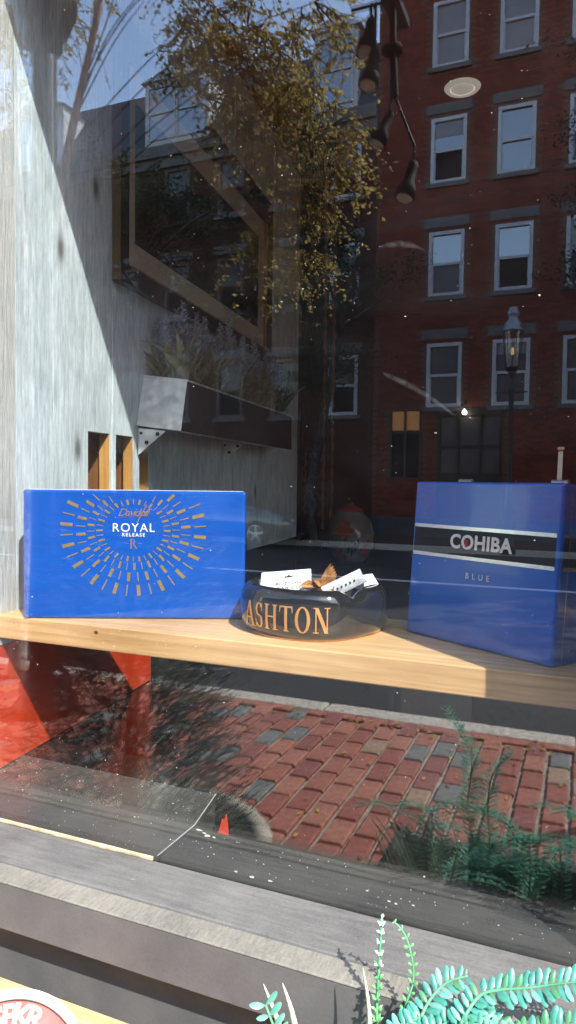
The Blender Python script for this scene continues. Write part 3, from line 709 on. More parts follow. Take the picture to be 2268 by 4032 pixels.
def painting_mat():
    m, t, b = nt('landscape_print'); b.inputs['Roughness'].default_value = 0.6
    tc = N(t, 'ShaderNodeTexCoord'); sp = N(t, 'ShaderNodeSeparateXYZ'); t.links.new(tc.outputs['Object'], sp.inputs[0])
    n1_ = noise(t, coords(t, (9, 9, 22)), 1.6, 6, 0.65, 1.0)
    ad = N(t, 'ShaderNodeMath', operation='MULTIPLY_ADD'); ad.inputs[1].default_value = 0.11; t.links.new(n1_, ad.inputs[0]); t.links.new(sp.outputs[2], ad.inputs[2])
    mr = N(t, 'ShaderNodeMapRange'); mr.inputs[1].default_value = 1.98; mr.inputs[2].default_value = 2.27; t.links.new(ad.outputs[0], mr.inputs[0])
    col = ramp(t, mr.outputs[0], [(0.0, (0.05, 0.027, 0.02)), (0.18, (0.085, 0.052, 0.03)), (0.33, (0.16, 0.115, 0.07)), (0.45, (0.03, 0.04, 0.032)), (0.58, (0.045, 0.10, 0.085)), (1.0, (0.06, 0.15, 0.125))])
    v = noise(t, coords(t, (30, 30, 60)), 2.0, 5, 0.7)
    t.links.new(mix(t, 0.5, col, ramp(t, v, [(0.35, (0.25, 0.25, 0.25)), (0.7, (1, 1, 1))]), 'MULTIPLY'), b.inputs['Base Color']); return m
recalc(obj('print', MB().prism([wp(s, .0025, z) for s, z in ((q0 - .002, r0 - .002), (q1 + .002, r0 - .002), (q1 + .002, r1 + .002), (q0 - .002, r1 + .002))], WN * .002), painting_mat(), fp))
recalc(obj('glazing', MB().prism([wp(s, .0095, z) for s, z in ((m0, n0), (m1, n0), (m1, n1), (m0, n1))], WN * .0015), M['picture_glass'], fp))

# ---- zinc planter on brackets, lavender in it
pl = thing('zinc_planter', wp(.75, .05, 1.6), 'long galvanised metal planter box on brackets under the picture', 'planter')
sA, sB, zt_, zb_ = .392, 1.17, 1.702, 1.603
def pq(s, off, top): # the near end leans a little towards the window at its foot
    lean = -.028 * (0 if top else 1) if s < .8 else 0
    return wp(s + lean, off, (zt_ if top else zb_) - off * .12)
T = .0015
body = MB()
body.prism([pq(sA, .002, 1), pq(sA, .095, 1), pq(sA, .095, 0), pq(sA, .002, 0)], WD * T)
body.prism([pq(sB, .002, 1), pq(sB, .095, 1), pq(sB, .095, 0), pq(sB, .002, 0)], WD * T)
body.prism([pq(sA + .003, .0945, 1), pq(sB, .0945, 1), pq(sB, .0945, 0), pq(sA + .003, .0945, 0)], -WN * T, 1)
body.prism([pq(sA + .003, .0025, 1), pq(sB, .0025, 1), pq(sB, .0025, 0), pq(sA + .003, .0025, 0)], WN * T)
body.prism([pq(sA + .003, .004, 0), pq(sB, .004, 0), pq(sB, .093, 0), pq(sA + .003, .093, 0)], Vector((0, 0, T)))
recalc(obj('box_body', body, [M['galv'], simple('dull_dark_zinc', (.045, .047, .052), .4, metal=.3, var=.2, scale=30)], pl))  # room-facing side darkened in colour to stand for the shade on it
obj('rim', MB().tube([pq(sA, .002, 1), pq(sA, .095, 1), pq(sB, .095, 1), pq(sB, .002, 1)], .0022, 6), M['galv'], pl)
recalc(obj('soil', MB().prism([wp(sA + .006, .006, 1.672), wp(sB - .006, .006, 1.672), wp(sB - .006, .09, 1.672), wp(sA + .006, .09, 1.672)], Vector((0, 0, .004))), M['soil'], pl))
for sb in (.368, .83):
    hull = [wp(sb, .004, 1.598), wp(sb, .062, 1.592), wp(sb, .004, 1.546)]
    br = recalc(obj('bracket', MB().prism(hull, WD * .0022), M['galv'], pl))
    hl = MB()
    for off, z, r in ((.045, 1.586, .0042), (.022, 1.570, .0042), (.010, 1.588, .003)):
        ring = [wp(sb - .0012, off + r * math.cos(q), z + r * math.sin(q)) for q in [i * math.pi / 5 for i in range(10)]]
        hl.prism(ring, WD * .001)
    recalc(obj('bolt_hole', hl, M['dark'], br))
def leaf_blade(mb, base, d, up, ln, w, bend, m=0, n=5):
    """narrow blade bending over"""
    base = Vector(base); d = Vector(d).normalized(); up = Vector(up); side = d.cross(up)
    if side.length < 1e-4: side = d.cross(Vector((1, .3, 0)))
    side.normalize(); prev = None; p = base.copy(); t = d.copy()
    for i in range(n + 1):
        f = i / n; ww = w * math.sin(math.pi * (0.12 + 0.88 * f) ** 0.8) + .0003
        a, b, c = p - side * ww, p + Vector((0, 0, -ww * .35)), p + side * ww
        if prev: mb.poly([prev[0], prev[1], prev[2], a, b, c], [(0, 1, 4, 3), (1, 2, 5, 4)], m)
        prev = (a, b, c); t = (t + Vector((0, 0, -bend / n)) + d * 0.02).normalized(); p = p + t * (ln / n)
def lavender_mesh(seed):
    rnd = random.Random(seed); lf = MB(); fw = MB()
    for i in range(22):
        q = rnd.uniform(0, 6.28); tilt = rnd.uniform(.25, .9)
        d = (math.cos(q) * tilt, math.sin(q) * tilt, 1)
        leaf_blade(lf, (rnd.uniform(-.012, .012), rnd.uniform(-.012, .012), rnd.uniform(-.004, .03)), d, (0, 0, 1), rnd.uniform(.055, .105), rnd.uniform(.0040, .0080), rnd.uniform(.2, 1.3))
    for i in range(3):
        q = rnd.uniform(0, 6.28); b = Vector((math.cos(q) * .012, math.sin(q) * .012, 0)); h = rnd.uniform(.115, .165); lean = Vector((math.cos(q), math.sin(q), 0)) * rnd.uniform(.0, .025)
        lf.tube([b, b + lean * .5 + Vector((0, 0, h * .5)), b + lean + Vector((0, 0, h))], .0011, 5)
        top = b + lean + Vector((0, 0, h)); L = rnd.uniform(.045, .06)
        for k in range(26):
            f = k / 26; c = top + Vector((0, 0, -L + L * f * 1.1)); a = k * 2.4; r = .0135 * (1 - f * .7)
            dd = Vector((math.cos(a), math.sin(a), .9)).normalized(); sd = dd.cross(Vector((0, 0, 1))).normalized()
            e = c + dd * r * 1.5; mdl = c + dd * r * .9
            fw.poly([c, mdl + sd * .0042, e, mdl - sd * .0042, mdl + Vector((0, 0, .0020))], [(0, 1, 4), (1, 2, 4), (2, 3, 4), (3, 0, 4)])
    return lf.mesh('foliage', M['lav_leaf']), fw.mesh('flower_spikes', M['lav_flower'])
lav_var = [lavender_mesh(s) for s in range(5)]
n = 0; s = .425; row = 0
ORD = 'first second third fourth fifth sixth seventh eighth ninth tenth eleventh twelfth thirteenth fourteenth fifteenth sixteenth'.split()
where = ['at the window end of the zinc planter', 'second from the window end of the zinc planter', 'third from the window end of the zinc planter']
while s < 1.15:
    for off in (.03, .068):
        t_ = thing('lavender_plant', wp(s + random.uniform(-.008, .008), off, 1.675), 'artificial lavender plant packed in the long dark row of the zinc planter', 'lavender', 'lavender plants in the zinc planter')
        if n < 2: t_['label'] = 'pale blue lavender ' + ('nearest the plank wall' if n == 0 else 'on the room side') + ' at the window end of the planter'
        else: t_['label'] = ORD[row] + ' lavender plant from the window end of the planter, ' + ('along the plank wall' if off < .05 else 'on the room side')
        lf, fw = lav_var[(n * 3 + int(off * 100)) % 5]
        put('foliage', lf, t_, local=True); put('flower_spikes', fw, t_, local=True)
        t_.rotation_euler.z = random.uniform(0, 6.28); t_.scale = [random.uniform(1.0, 1.22)] * 3
        n += 1
    s += .052 + .012 * (s - .4); row += 1

# ---- pine shelf
SHZ = 1.306
shf = tag(obj('pine_shelf', MB().prism([(-.757, .110, SHZ), (.9, .110, SHZ), (.9, .33, SHZ), (-.785, .33, SHZ)], (0, 0, -.0325)), M['shelf'], bevel=.0018), 'thick pine shelf plank running across the display', 'shelf')
recalc(shf)

# ---- wide blue box with sunburst
dl = Vector((-.706, .105, SHZ)); dr = Vector((-.430, .231, SHZ)); dx = (dr - dl).normalized(); dn = Vector((dx.y, -dx.x, 0))   # dn faces the street
DW, DH, DT = (dr - dl).length, .1775, .055
db = thing('cigar_box', dl + dx * DW / 2 - dn * DT / 2, 'wide glossy blue box with gold sunburst and white ROYAL lettering', 'box')
def dq(s, h, o=0.0): return dl + dx * s + dn * o + Vector((0, 0, h))
recalc(obj('box_base', MB().prism([dq(0, .0005), dq(DW, .0005), dq(DW, DH * .80), dq(0, DH * .80)], -dn * DT), M['blue'], db, bevel=.0025, seg=3))
db.children[-1].data.name = 'box_base'
for c in list(db.children): bpy.data.objects.remove(c)
recalc(obj('box_body', MB().prism([dq(0, .0005), dq(DW, .0005), dq(DW, DH), dq(0, DH)], -dn * DT), M['blue'], db, bevel=.0035, seg=3))
obj('lid_seam', MB().obox(dq(DW / 2, DH + .0002, -DT * .35), dx * (DW / 2 - .004), dn * .0004, Vector((0, 0, .0002))), M['white_ink'], db)
sb_ = MB(); cxs, czs = .1500, .1225
kx, kz = DW / .3105, 1.0
rings = [(.0425, .0520, .036, .043, .0014), (.0545, .0645, .0445, .0545, .0016), (.067, .080, .058, .070, .0020), (.085, .102, .075, .0905, .0024)]
for ri, (a0, a1, b0, b1, hw) in enumerate(rings):
    for k in range(36):
        q = 2 * math.pi * (k + (0.5 if ri in (2,) else 0.15 * ri)) / 36
        wd = hw if (k + ri) % 2 == 0 else hw * .36
        p0 = (cxs + a0 * kx * math.cos(q), czs + b0 * math.sin(q)); p1 = (cxs + a1 * kx * math.cos(q), czs + b1 * math.sin(q))
        ux, uz = p1[0] - p0[0], p1[1] - p0[1]; l = math.hypot(ux, uz); sx, sz = -uz / l * wd, ux / l * wd
        c4 = [(p0[0] - sx, p0[1] - sz), (p1[0] - sx, p1[1] - sz), (p1[0] + sx, p1[1] + sz), (p0[0] + sx, p0[1] + sz)]
        if max(z for _, z in c4) > DH - .004: continue
        sb_.prism([dq(x_, z_, .0001) for x_, z_ in c4], dn * .0003)
recalc(obj('gold_sunburst', sb_, M['gold'], db))
up = Vector((0, 0, 1))
def on_dav(txt, s, h, size, mat, name, **kw):
    put(name, place_mesh(text_mesh(txt, size, mat, name, **kw), dq(s, h, .00035), dx, up), db)
on_dav('ROYAL', cxs, .1260, .0168, M['white_ink'], 'lettering', spacing=1.15, offset=.0)
on_dav('RELEASE', cxs, .1165, .0066, M['white_ink'], 'lettering', spacing=1.35, offset=.0001)
on_dav('Davidoff', cxs - .001, .1470, .0150, M['gold'], 'lettering', shear=.45, spacing=.82)
put('lettering', MB().prism([dq(cxs - .022, .1405, .0002), dq(cxs + .021, .1415, .0002), dq(cxs + .021, .1419, .0002), dq(cxs - .022, .1409, .0002)], dn * .0003).prism([dq(cxs + .004, .1335, .0002), dq(cxs + .0055, .1335, .0002), dq(cxs + .019, .158, .0002), dq(cxs + .0175, .158, .0002)], dn * .0003).mesh('swash', M['gold']), db)

# serif letters as strips of (left, right) pairs, unit height
def strip_bar(x0, y0, x1, y1, w0, w1=None, n=8):
    w1 = w0 if w1 is None else w1
    return [((x0 + (x1 - x0) * i / n - w0 / 2, y0 + (y1 - y0) * i / n), (x0 + (x1 - x0) * i / n + w1 / 2, y0 + (y1 - y0) * i / n)) for i in range(n + 1)]
def hbar(x0, x1, y, t, n=4): return [((x0 + (x1 - x0) * i / n, y - t / 2), (x0 + (x1 - x0) * i / n, y + t / 2)) for i in range(n + 1)]
def ell(cx, cy, rx, ry, tx, ty, a0=0, a1=360, n=28):
    o = []
    for i in range(n + 1):
        q = R(a0 + (a1 - a0) * i / n); o.append(((cx + (rx - tx) * math.cos(q), cy + (ry - ty) * math.sin(q)), (cx + rx * math.cos(q), cy + ry * math.sin(q))))
    return o
SERIF = {
 'A': (.86, [strip_bar(.12, .0, .42, 1.0, .07, .07), strip_bar(.74, .0, .45, 1.0, .17, .17), hbar(.22, .64, .33, .06), hbar(.0, .27, .02, .04), hbar(.58, .90, .02, .04)]),
 'S': (.56, [ell(.28, .735, .24, .265, .13, .055, 20, 270), ell(.28, .265, .25, .265, .14, .055, 90, -160), [((.45, .68), (.50, .68)), ((.47, .98), (.50, .98))], [((.04, .02), (.07, .02)), ((.04, .32), (.09, .32))]]),
 'H': (.84, [strip_bar(.18, 0, .18, 1, .15), strip_bar(.66, 0, .66, 1, .15), hbar(.26, .58, .52, .06), hbar(.04, .32, .02, .04), hbar(.04, .32, .98, .04), hbar(.52, .80, .02, .04), hbar(.52, .80, .98, .04)]),
 'T': (.74, [strip_bar(.37, 0, .37, 1, .15), hbar(.03, .71, .97, .06), [((.03, .74), (.05, .74)), ((.03, .96), (.10, .96))], [((.69, .74), (.71, .74)), ((.64, .96), (.71, .96))], hbar(.23, .51, .02, .04)]),
 'O': (.78, [ell(.39, .5, .36, .52, .15, .05)]),
 'N': (.84, [strip_bar(.17, 0, .17, 1, .06), strip_bar(.68, 0, .68, 1, .06), strip_bar(.66, 0, .19, 1, .17, .17), hbar(.04, .30, .02, .04), hbar(.04, .22, .98, .04), hbar(.55, .81, .98, .04)]),
 'R': (.78, [strip_bar(.17, 0, .17, 1, .13), ell(.30, .74, .27, .26, .12, .05, -90, 90, 14), hbar(.17, .31, .975, .05), hbar(.17, .31, .505, .05), strip_bar(.74, .0, .38, .5, .15, .15), hbar(.04, .30, .02, .04), hbar(.04, .2, .98, .04)])}
def serif_word(word, height, mapper, name, mat, gap=.06):
    mb = MB(); x = 0; idx = 0
    for chx in word:
        w, strips = SERIF[chx]
        for st in strips:
            lift = .00004 * (idx % 5); idx += 1
            pts = [(mapper((x + a[0]) * height, a[1] * height, lift), mapper((x + b[0]) * height, b[1] * height, lift)) for a, b in st]
            for (a, b), (c, d) in zip(pts, pts[1:]): mb.face([a, b, d, c])
        x += w + gap
    return mb.mesh(name, mat), x * height
me, wd = serif_word('R', .0135, lambda x, y, l: dq(cxs - .0055 + x, .0975 + y, .0003 + l), 'monogram', M['gold'])
put('monogram', me, db)
put('monogram', MB().prism([dq(cxs - .012, .1045, .0002), dq(cxs - .0062, .1045, .0002), dq(cxs - .0062, .1052, .0002), dq(cxs - .012, .1052, .0002)], dn * .0002).prism([dq(cxs + .006, .1045, .0002), dq(cxs + .012, .1045, .0002), dq(cxs + .012, .1052, .0002), dq(cxs + .006, .1052, .0002)], dn * .0002).mesh('dash', M['gold']), db)

# ---- tall blue box with black band
cl = Vector((-.208, .250, SHZ)); cr = Vector((-.028, .139, SHZ)); cx_ = (cr - cl).normalized(); cn = Vector((cx_.y, -cx_.x, 0))
CW, CH, CT = .2135, .1955, .060
lean = (up - cn * .075).normalized()
cb = thing('cigar_box', cl + cx_ * CW / 2, 'tall blue box with black band and COHIBA lettering leaning back on the shelf', 'box')
def cq(s, h, o=0.0): return cl + cx_ * s + lean * h + cn * o
cnn = cx_.cross(lean).normalized()
if cnn.dot(cn) < 0: cnn = -cnn
recalc(obj('box_body', MB().prism([cq(0, .0006), cq(CW, .0006), cq(CW, CH), cq(0, CH)], -cnn * CT), M['blue2'], cb, bevel=.0034, seg=4))
def band(h0, h1, t, mat, name, a=.0, wrap=True):
    mb = MB().prism([cq(.004, h0, t), cq(CW - .005, h0, t), cq(CW - .005, h1, t), cq(.004, h1, t)], cnn * .00025)
    if wrap:
        e = cx_ * t
        mb.prism([cq(CW, h0) + e - cnn * .006, cq(CW, h0) + e - cnn * (CT - .006), cq(CW, h1) + e - cnn * (CT - .006), cq(CW, h1) + e - cnn * .006], cx_ * .00025)
    return recalc(obj(name, mb, mat, cb))
band(.1025, .1415, .0001, M['blackband'], 'black_band')
band(.1375, .1418, .0004, M['silver'], 'silver_stripe'); band(.1022, .1065, .0004, M['silver'], 'silver_stripe')
band(.0025, .1930, .0001, M['blackband'], 'lid_gap') if False else None
obj('lid_seam', MB().obox(cq(CW + .0001, CH / 2) - cnn * .016, cx_ * .0003, cnn * .0005, lean * (CH / 2 - .006)), M['silver'], cb)
def on_coh(txt, s, h, size, mat, name, **kw):
    put(name, place_mesh(text_mesh(txt, size, mat, name, **kw), cq(s, h) + cnn * .0007, cx_, lean), cb)
on_coh('COHIBA', .1085, .1225, .0232, M['pearl'], 'lettering', offset=.0007, spacing=1.05)
on_coh('BLUE', .1085, .0835, .0100, M['white_ink'], 'lettering', spacing=1.85)
dot = [cq(.0890 + .0024 * math.cos(i * .5236), .1220 + .0050 * math.sin(i * .5236)) + cnn * .0006 for i in range(12)]
recalc(obj('red_dot', MB().prism(dot, cnn * .0004), M['red_ink'], cb))
for s_ in (.066, .196):
    h_ = MB().tube([cq(s_ - .010, CH + .0022) - cnn * .018, cq(s_ + .010, CH + .0022) - cnn * .018], .0022, 8)
    for i in range(3): h_.tube([cq(s_ - .008 + .008 * i - .002, CH + .0022) - cnn * .018, cq(s_ - .008 + .008 * i + .002, CH + .0022) - cnn * .018], .0027, 8)
    obj('hinge', h_, M['steel'], cb)

# ---- ashtray with its contents
AC = Vector((-.325, .227, SHZ)); AR = .0975
at = thing('ashtray', AC, 'round glossy black ashtray with copper ASHTON lettering on the shelf', 'ashtray')
def squarish(r, z, q):
    k = 1.0 + 0.018 * math.cos(4 * (q - .5))
    if z > .045:      # cigar rests: dips in the rim
        for q0_ in (-0.62, 1.5, 3.62):
            d_ = (q - q0_ + math.pi) % (2 * math.pi) - math.pi
            z = z - .010 * math.exp(-(d_ / .14) ** 2) * min(1, (z - .045) / .012)
    return r * k, z
prof = [(0, .001), (.080, .001), (.089, .003), (.0942, .010), (.0962, .022), (.0965, .034), (.0960, .046), (.0940, .0545), (.0890, .0595), (.082, .0615), (.0755, .0590), (.072, .053), (.070, .044), (.066, .028), (.058, .016), (.045, .012), (0, .012)]
obj('bowl', MB().lathe(AC, prof, 96, rfun=squarish), M['porcelain'], at, smooth=True)
obj('foot_ring', MB().lathe(AC, [(.080, .0), (.0872, .0), (.0872, .0022), (.080, .0022)], 64), M['copper'], at, smooth=False)  # copper ring put in for the orange reflection along the base
def ring_r(z):
    for (r0_, z0_), (r1_, z1_) in zip(prof[2:9], prof[3:10]):
        if z0_ <= z <= z1_: return r0_ + (r1_ - r0_) * (z - z0_) / (z1_ - z0_)
    return .09
CEN = math.atan2(-.925, -.38) + 0.29      # angle on the bowl where the word is centred
_, tot = serif_word('ASHTON', .031, lambda x, y, l: (0, 0, 0), 'tmp', M['copper'])
WSC = .130 / tot
def wrap(x, y, l):
    z = .0125 + y; q = CEN + (x * WSC - .130 / 2) / AR
    r = ring_r(min(max(z, .0031), .058)) * (1.0 + 0.018 * math.cos(4 * (q - .5))) + .0009 + l
    return (AC.x + r * math.cos(q), AC.y + r * math.sin(q), AC.z + z)
me, _ = serif_word('ASHTON', .031, wrap, 'lettering', M['copper']); put('lettering', me, at)
# match box
bx, by = Vector((.92, .30, .10)).normalized(), Vector((-.28, .85, .45)).normalized()
by = (by - bx * by.dot(bx)).normalized(); bz = bx.cross(by)
mc = AC + Vector((-.040, -.004, .0545))
mbx = thing('match_box', mc, 'white card box with a small crown print lying in the ashtray', 'box')
obj('sleeve', MB().obox(mc, bx * .034, by * .026, bz * .0055), M['paper'], mbx, bevel=.0008)
put('lettering', place_mesh(text_mesh('BOSTON', .0088, M['black_ink'], 'lettering'), mc + bz * .0058 - by * .006 + bx * .004, bx, by), mbx)
put('lettering', place_mesh(text_mesh('CIGAR CLUB', .0088, M['black_ink'], 'lettering'), mc + bz * .0058 - by * .0165 + bx * .004, bx, by), mbx)
crown = MB()
def cpt(u, v): return mc + bx * (.004 + u) + by * (.010 + v) + bz * .0057
crown.prism([cpt(-.005, -.002), cpt(.005, -.002), cpt(.006, .003), cpt(.003, .0005), cpt(0, .0045), cpt(-.003, .0005), cpt(-.006, .003)], bz * .0002)
for u, v in ((-.0065, .0045), (0, .0062), (.0065, .0045)): crown.prism([cpt(u - .001, v), cpt(u, v - .001), cpt(u + .001, v), cpt(u, v + .001)], bz * .0002)
recalc(obj('crown_print', crown, M['black_ink'], mbx))
# crumpled tobacco
tb = MB(); rnd = random.Random(5)
tc_ = AC + Vector((.008, -.012, .052))
for k in range(34):
    p = tc_ + Vector((rnd.gauss(0, .010), rnd.gauss(0, .008), rnd.uniform(-.006, .010)))
    d_ = Vector((rnd.uniform(-1, 1), rnd.uniform(-1, 1), rnd.uniform(.1, 1)))
    leaf_blade(tb, p, d_, (rnd.uniform(-1, 1), rnd.uniform(-1, 1), .3), rnd.uniform(.010, .022), rnd.uniform(.002, .005), rnd.uniform(.5, 2.2), n=4)
for k in range(5):
    leaf_blade(tb, tc_ + Vector((.004 + .002 * k, .002, .004)), (.28 + .05 * k, .1, 1), (rnd.uniform(-1, 1), 1, .2), .034 - .003 * k, .006, .5, n=6)
tag(obj('tobacco_leaf', tb, M['leaf_brown']), 'crumpled dried brown leaf standing up in the ashtray', 'leaf')
# foil sleeve
sc_ = AC + Vector((.046, -.010, .060))
sx = Vector((.74, .42, .40)).normalized(); sv = (Vector((0, -.65, 1.5)) - sc_).normalized(); sv = (sv + Vector((-.1, 0, .75))).normalized(); sz_ = (sv - sx * sv.dot(sx)).normalized(); sy = sz_.cross(sx)
sl = thing('paper_sleeve', sc_, 'curled grey and white paper sleeve with print resting on the ashtray rim', 'sleeve')
sh_ = MB()
cur = [(-.011, .004), (-.006, .0005), (.0, -.0004), (.006, .0005), (.012, .003)]
for (u0, w0_), (u1, w1_) in zip(cur, cur[1:]):
    sh_.prism([sc_ + sx * -.030 + sy * u0 + sz_ * w0_, sc_ + sx * .026 + sy * u0 + sz_ * w0_, sc_ + sx * .026 + sy * u1 + sz_ * w1_, sc_ + sx * -.030 + sy * u1 + sz_ * w1_], sz_ * .0006)
recalc(obj('grey_wrap', sh_, M['foil'], sl))
wp_ = MB()
for k in range(6):
    a0, a1 = k / 6, (k + 1) / 6
    f = lambda a: (sx * (.010 + .030 * a) - sy * .010 - sz_ * (.004 + .010 * a * a))
    wp_.prism([sc_ + f(a0), sc_ + f(a1), sc_ + f(a1) + sy * .018, sc_ + f(a0) + sy * .018], -sz_ * .0006)
recalc(obj('white_flap', wp_, M['paper'], sl))
prt = MB()
for k in range(7):
    c_ = sc_ + sx * (-.024 + .006 * k) + sz_ * .0012
    prt.prism([c_ - sx * .0018 - sy * .002, c_ + sx * (.0016) - sy * .0008, c_ + sx * .0018 + sy * .002, c_ - sx * .0006 + sy * .0022], sz_ * .0002)
recalc(obj('print_marks', prt, M['black_ink'], sl))

# ---- things further inside
tbl = thing('display_cabinet', (-.55, 2.1, 0.02), 'dark low cabinet standing inside the shop behind the boxes', 'cabinet')
obj('top', MB().box(-1.4, .6, 1.75, 2.5, 1.165, 1.2), M['dark_wood'], tbl, bevel=.003)
obj('carcass', MB().box(-1.36, .56, 1.80, 2.45, .10, 1.165), M['dark'], tbl)
for x in (-1.3, .5): obj('leg', MB().box(x - .04, x + .04, 1.84, 1.92, .02, .10), M['dark_wood'], tbl)
tp = thing('talavera_pot', (-.79, 1.84, 1.2), 'painted ceramic jar with orange flowers and black and white petals', 'jar')
PC = Vector((-.79, 1.84, 1.2))
obj('jar_body', MB().lathe(PC, [(0, .002), (.055, .002), (.075, .03), (.088, .07), (.090, .11), (.080, .15), (.062, .175), (.05, .185), (.05, .19), (.04, .19), (.04, .17), (0, .12)], 40), M['ceramic_white'], tp, smooth=True)
def petal_patch(q0_, z0_, rq, rz, mat, name, n=14, lobes=0):
    mb = MB(); pr_ = [(.055, .002), (.075, .03), (.088, .07), (.090, .11), (.080, .15), (.062, .175)]
    def rad(z):
        for (a, b), (c, d_) in zip(pr_, pr_[1:]):
            if b <= z <= d_: return a + (c - a) * (z - b) / (d_ - b)
        return .06
    def P(q, z): z = min(max(z, .004), .174); r = rad(z) + .0012; return (PC.x + r * math.cos(q), PC.y + r * math.sin(q), PC.z + z)
    for i in range(n * 2):
        a0, a1 = math.pi * i / n, math.pi * (i + 1) / n
        k0 = 1 + (.25 * math.cos(lobes * a0) if lobes else 0); k1 = 1 + (.25 * math.cos(lobes * a1) if lobes else 0)
        for f0, f1 in ((0, .5), (.5, 1)):
            mb.face([P(q0_ + rq * k0 * f0 * math.cos(a0), z0_ + rz * k0 * f0 * math.sin(a0)), P(q0_ + rq * k0 * f1 * math.cos(a0), z0_ + rz * k0 * f1 * math.sin(a0)), P(q0_ + rq * k1 * f1 * math.cos(a1), z0_ + rz * k1 * f1 * math.sin(a1)), P(q0_ + rq * k1 * f0 * math.cos(a1), z0_ + rz * k1 * f0 * math.sin(a1))])
    return obj(name, mb, mat, tp)
fq = math.atan2(-.95, .30)
petal_patch(fq - .25, .125, .36, .030, M['ceramic_orange'], 'orange_flower', lobes=6)
petal_patch(fq - .55, .030, .34, .026, M['ceramic_orange'], 'orange_flower', lobes=6)
petal_patch(fq - .60, .085, .26, .024, M['ceramic_green'], 'green_leaf')
petal_patch(fq + .75, .060, .20, .030, M['ceramic_red'], 'red_flower', lobes=5)
for k in range(5): petal_patch(fq + .10 + .13 * (k - 2), .050 + .014 * abs(k - 2), .050, .022, M['ceramic_black'], 'black_petal', 6)
obj('lid', MB().lathe(PC + Vector((0, 0, .19)), [(.0, .03), (.012, .03), (.014, .022), (.045, .012), (.055, 0), (.0, 0)], 24), M['ceramic_red'], tp, smooth=True)
ctn = MB(); prev = None
for i in range(41):
    f = i / 40; p = (-1.22 + .215 * f, 2.22 + .028 * math.sin(f * 34) + .006 * math.sin(f * 71))
    if prev: ctn.prism([(prev[0], prev[1], .6), (p[0], p[1], .6), (p[0], p[1], 3.1), (prev[0], prev[1], 3.1)], (0, .004, 0))
    prev = p
tag(obj('curtain', ctn, M['curtain'], smooth=True), 'dark green pleated curtain hanging past the end of the plank wall', 'curtain')
def rope(name, x, y, z0, z1, r, mat, label):
    mb = MB()
    for ph in (0, math.pi):
        mb.tube([(x + r * .6 * math.cos(ph + i * .9), y + r * .6 * math.sin(ph + i * .9), z0 + (z1 - z0) * i / 90) for i in range(91)], r * .7, 5)
    return tag(obj(name, mb, mat, smooth=True), label, 'rope')
rope('gold_rope', -1.003, 2.13, 1.30, 2.75, .007, M['rope'], 'twisted gold rope hanging beside the green curtain, nearer the plank wall')
rope('gold_rope', -.965, 2.13, 1.30, 2.75, .007, M['rope'], 'twisted gold rope hanging just right of the other gold rope')
tie = MB()
for x, w in ((-1.09, .0), (-1.06, .02), (-1.035, .03)):
    tie.tube([(x + w * math.sin(i * .35) + .004 * math.cos(i * 1.3), 2.15 + .004 * math.sin(i * 1.3), 1.36 + .26 * i / 30) for i in range(31)], .006, 6)
tie.lathe((-1.06, 2.15, 1.25), [(0, 0), (.03, 0), (.022, .07), (.012, .10), (.014, .12), (0, .13)], 12)
tag(obj('curtain_tassel', tie, M['rope_green'], smooth=True), 'looped grey green cord with tassel tied to the curtain', 'tassel')
stp = thing('metal_easel', (-.04, .6, 0.9), 'thin pale metal upright standing behind the tall blue box', 'stand')
obj('upright', MB().prism([(-.049, .60, 1.2), (-.041, .60, 1.2), (-.034, .60, 1.555), (-.041, .60, 1.555)], (0, .006, 0)), M['steel'], stp)
obj('cap', MB().box(-.0425, -.0325, .598, .608, 1.5555, 1.560), M['trim_dim'], stp)
obj('foot', MB().box(-.09, .01, .57, .64, 1.19, 1.2), M['steel'], stp)
M['led'] = emit('led_disc', (1.0, 0.95, 0.84), 0.055)  # weak glow added to brighten the ceiling disc
spk = thing('ceiling_light', (-.565, 2.715, 3.3), 'round cream ceiling light disc set in the dark shop ceiling', 'ceiling light')
obj('trim_ring', MB().lathe((-.565, 2.715, 3.299), [(.056, -.004), (.056, -.009), (.076, -.007), (.082, 0), (.0, 0)], 40), M['led'], spk, smooth=True)
obj('diffuser', MB().lathe((-.565, 2.715, 3.299), [(0, -.012), (.03, -.0115), (.0535, -.006), (.0535, -.002)], 40), M['led'], spk, smooth=True)

# embossed tin sheet behind the void, under the shelf
def tin_panel():
    mb = MB(); nx, nz = 150, 110; x0, x1, z0, z1 = -.150, .45, .78, 1.255
    def hgt(x, z):
        u, v = x / .1, z / .1; cu, cv = u - math.floor(u) - .5, v - math.floor(v) - .5
        r = math.hypot(cu, cv); a = math.atan2(cv, cu)
        h = .0035 * math.exp(-((r - .16 - .03 * math.cos(8 * a)) / .04) ** 2) + .003 * math.exp(-(r / .07) ** 2)
        h += .0025 * math.exp(-((r - .34 - .07 * math.cos(4 * a)) / .035) ** 2)
        h += .0016 * math.sin(u * 41) * math.sin(v * 37) * (1 if r > .42 else 0)
        e = min(.5 - abs(cu), .5 - abs(cv)); h -= .004 * math.exp(-(e / .02) ** 2)
        return h
    for j in range(nz + 1):
        for i in range(nx + 1):
            x, z = x0 + (x1 - x0) * i / nx, z0 + (z1 - z0) * j / nz
            mb.v.append((x, .45 - hgt(x + .15, z), z))
    for j in range(nz):
        for i in range(nx):
            a = j * (nx + 1) + i; mb.f.append((a, a + 1, a + nx + 2, a + nx + 1)); mb.m.append(0)
    mb.box(x0, x1, .4605, .48, z0, z1)
    return mb
tag(obj('tin_panel', tin_panel(), M['tin'], smooth=True), 'black embossed tin panel with rosettes below the right end of the shelf', 'panel')
chip = MB()  # pointed red piece shaped as a sunlit patch of red paint
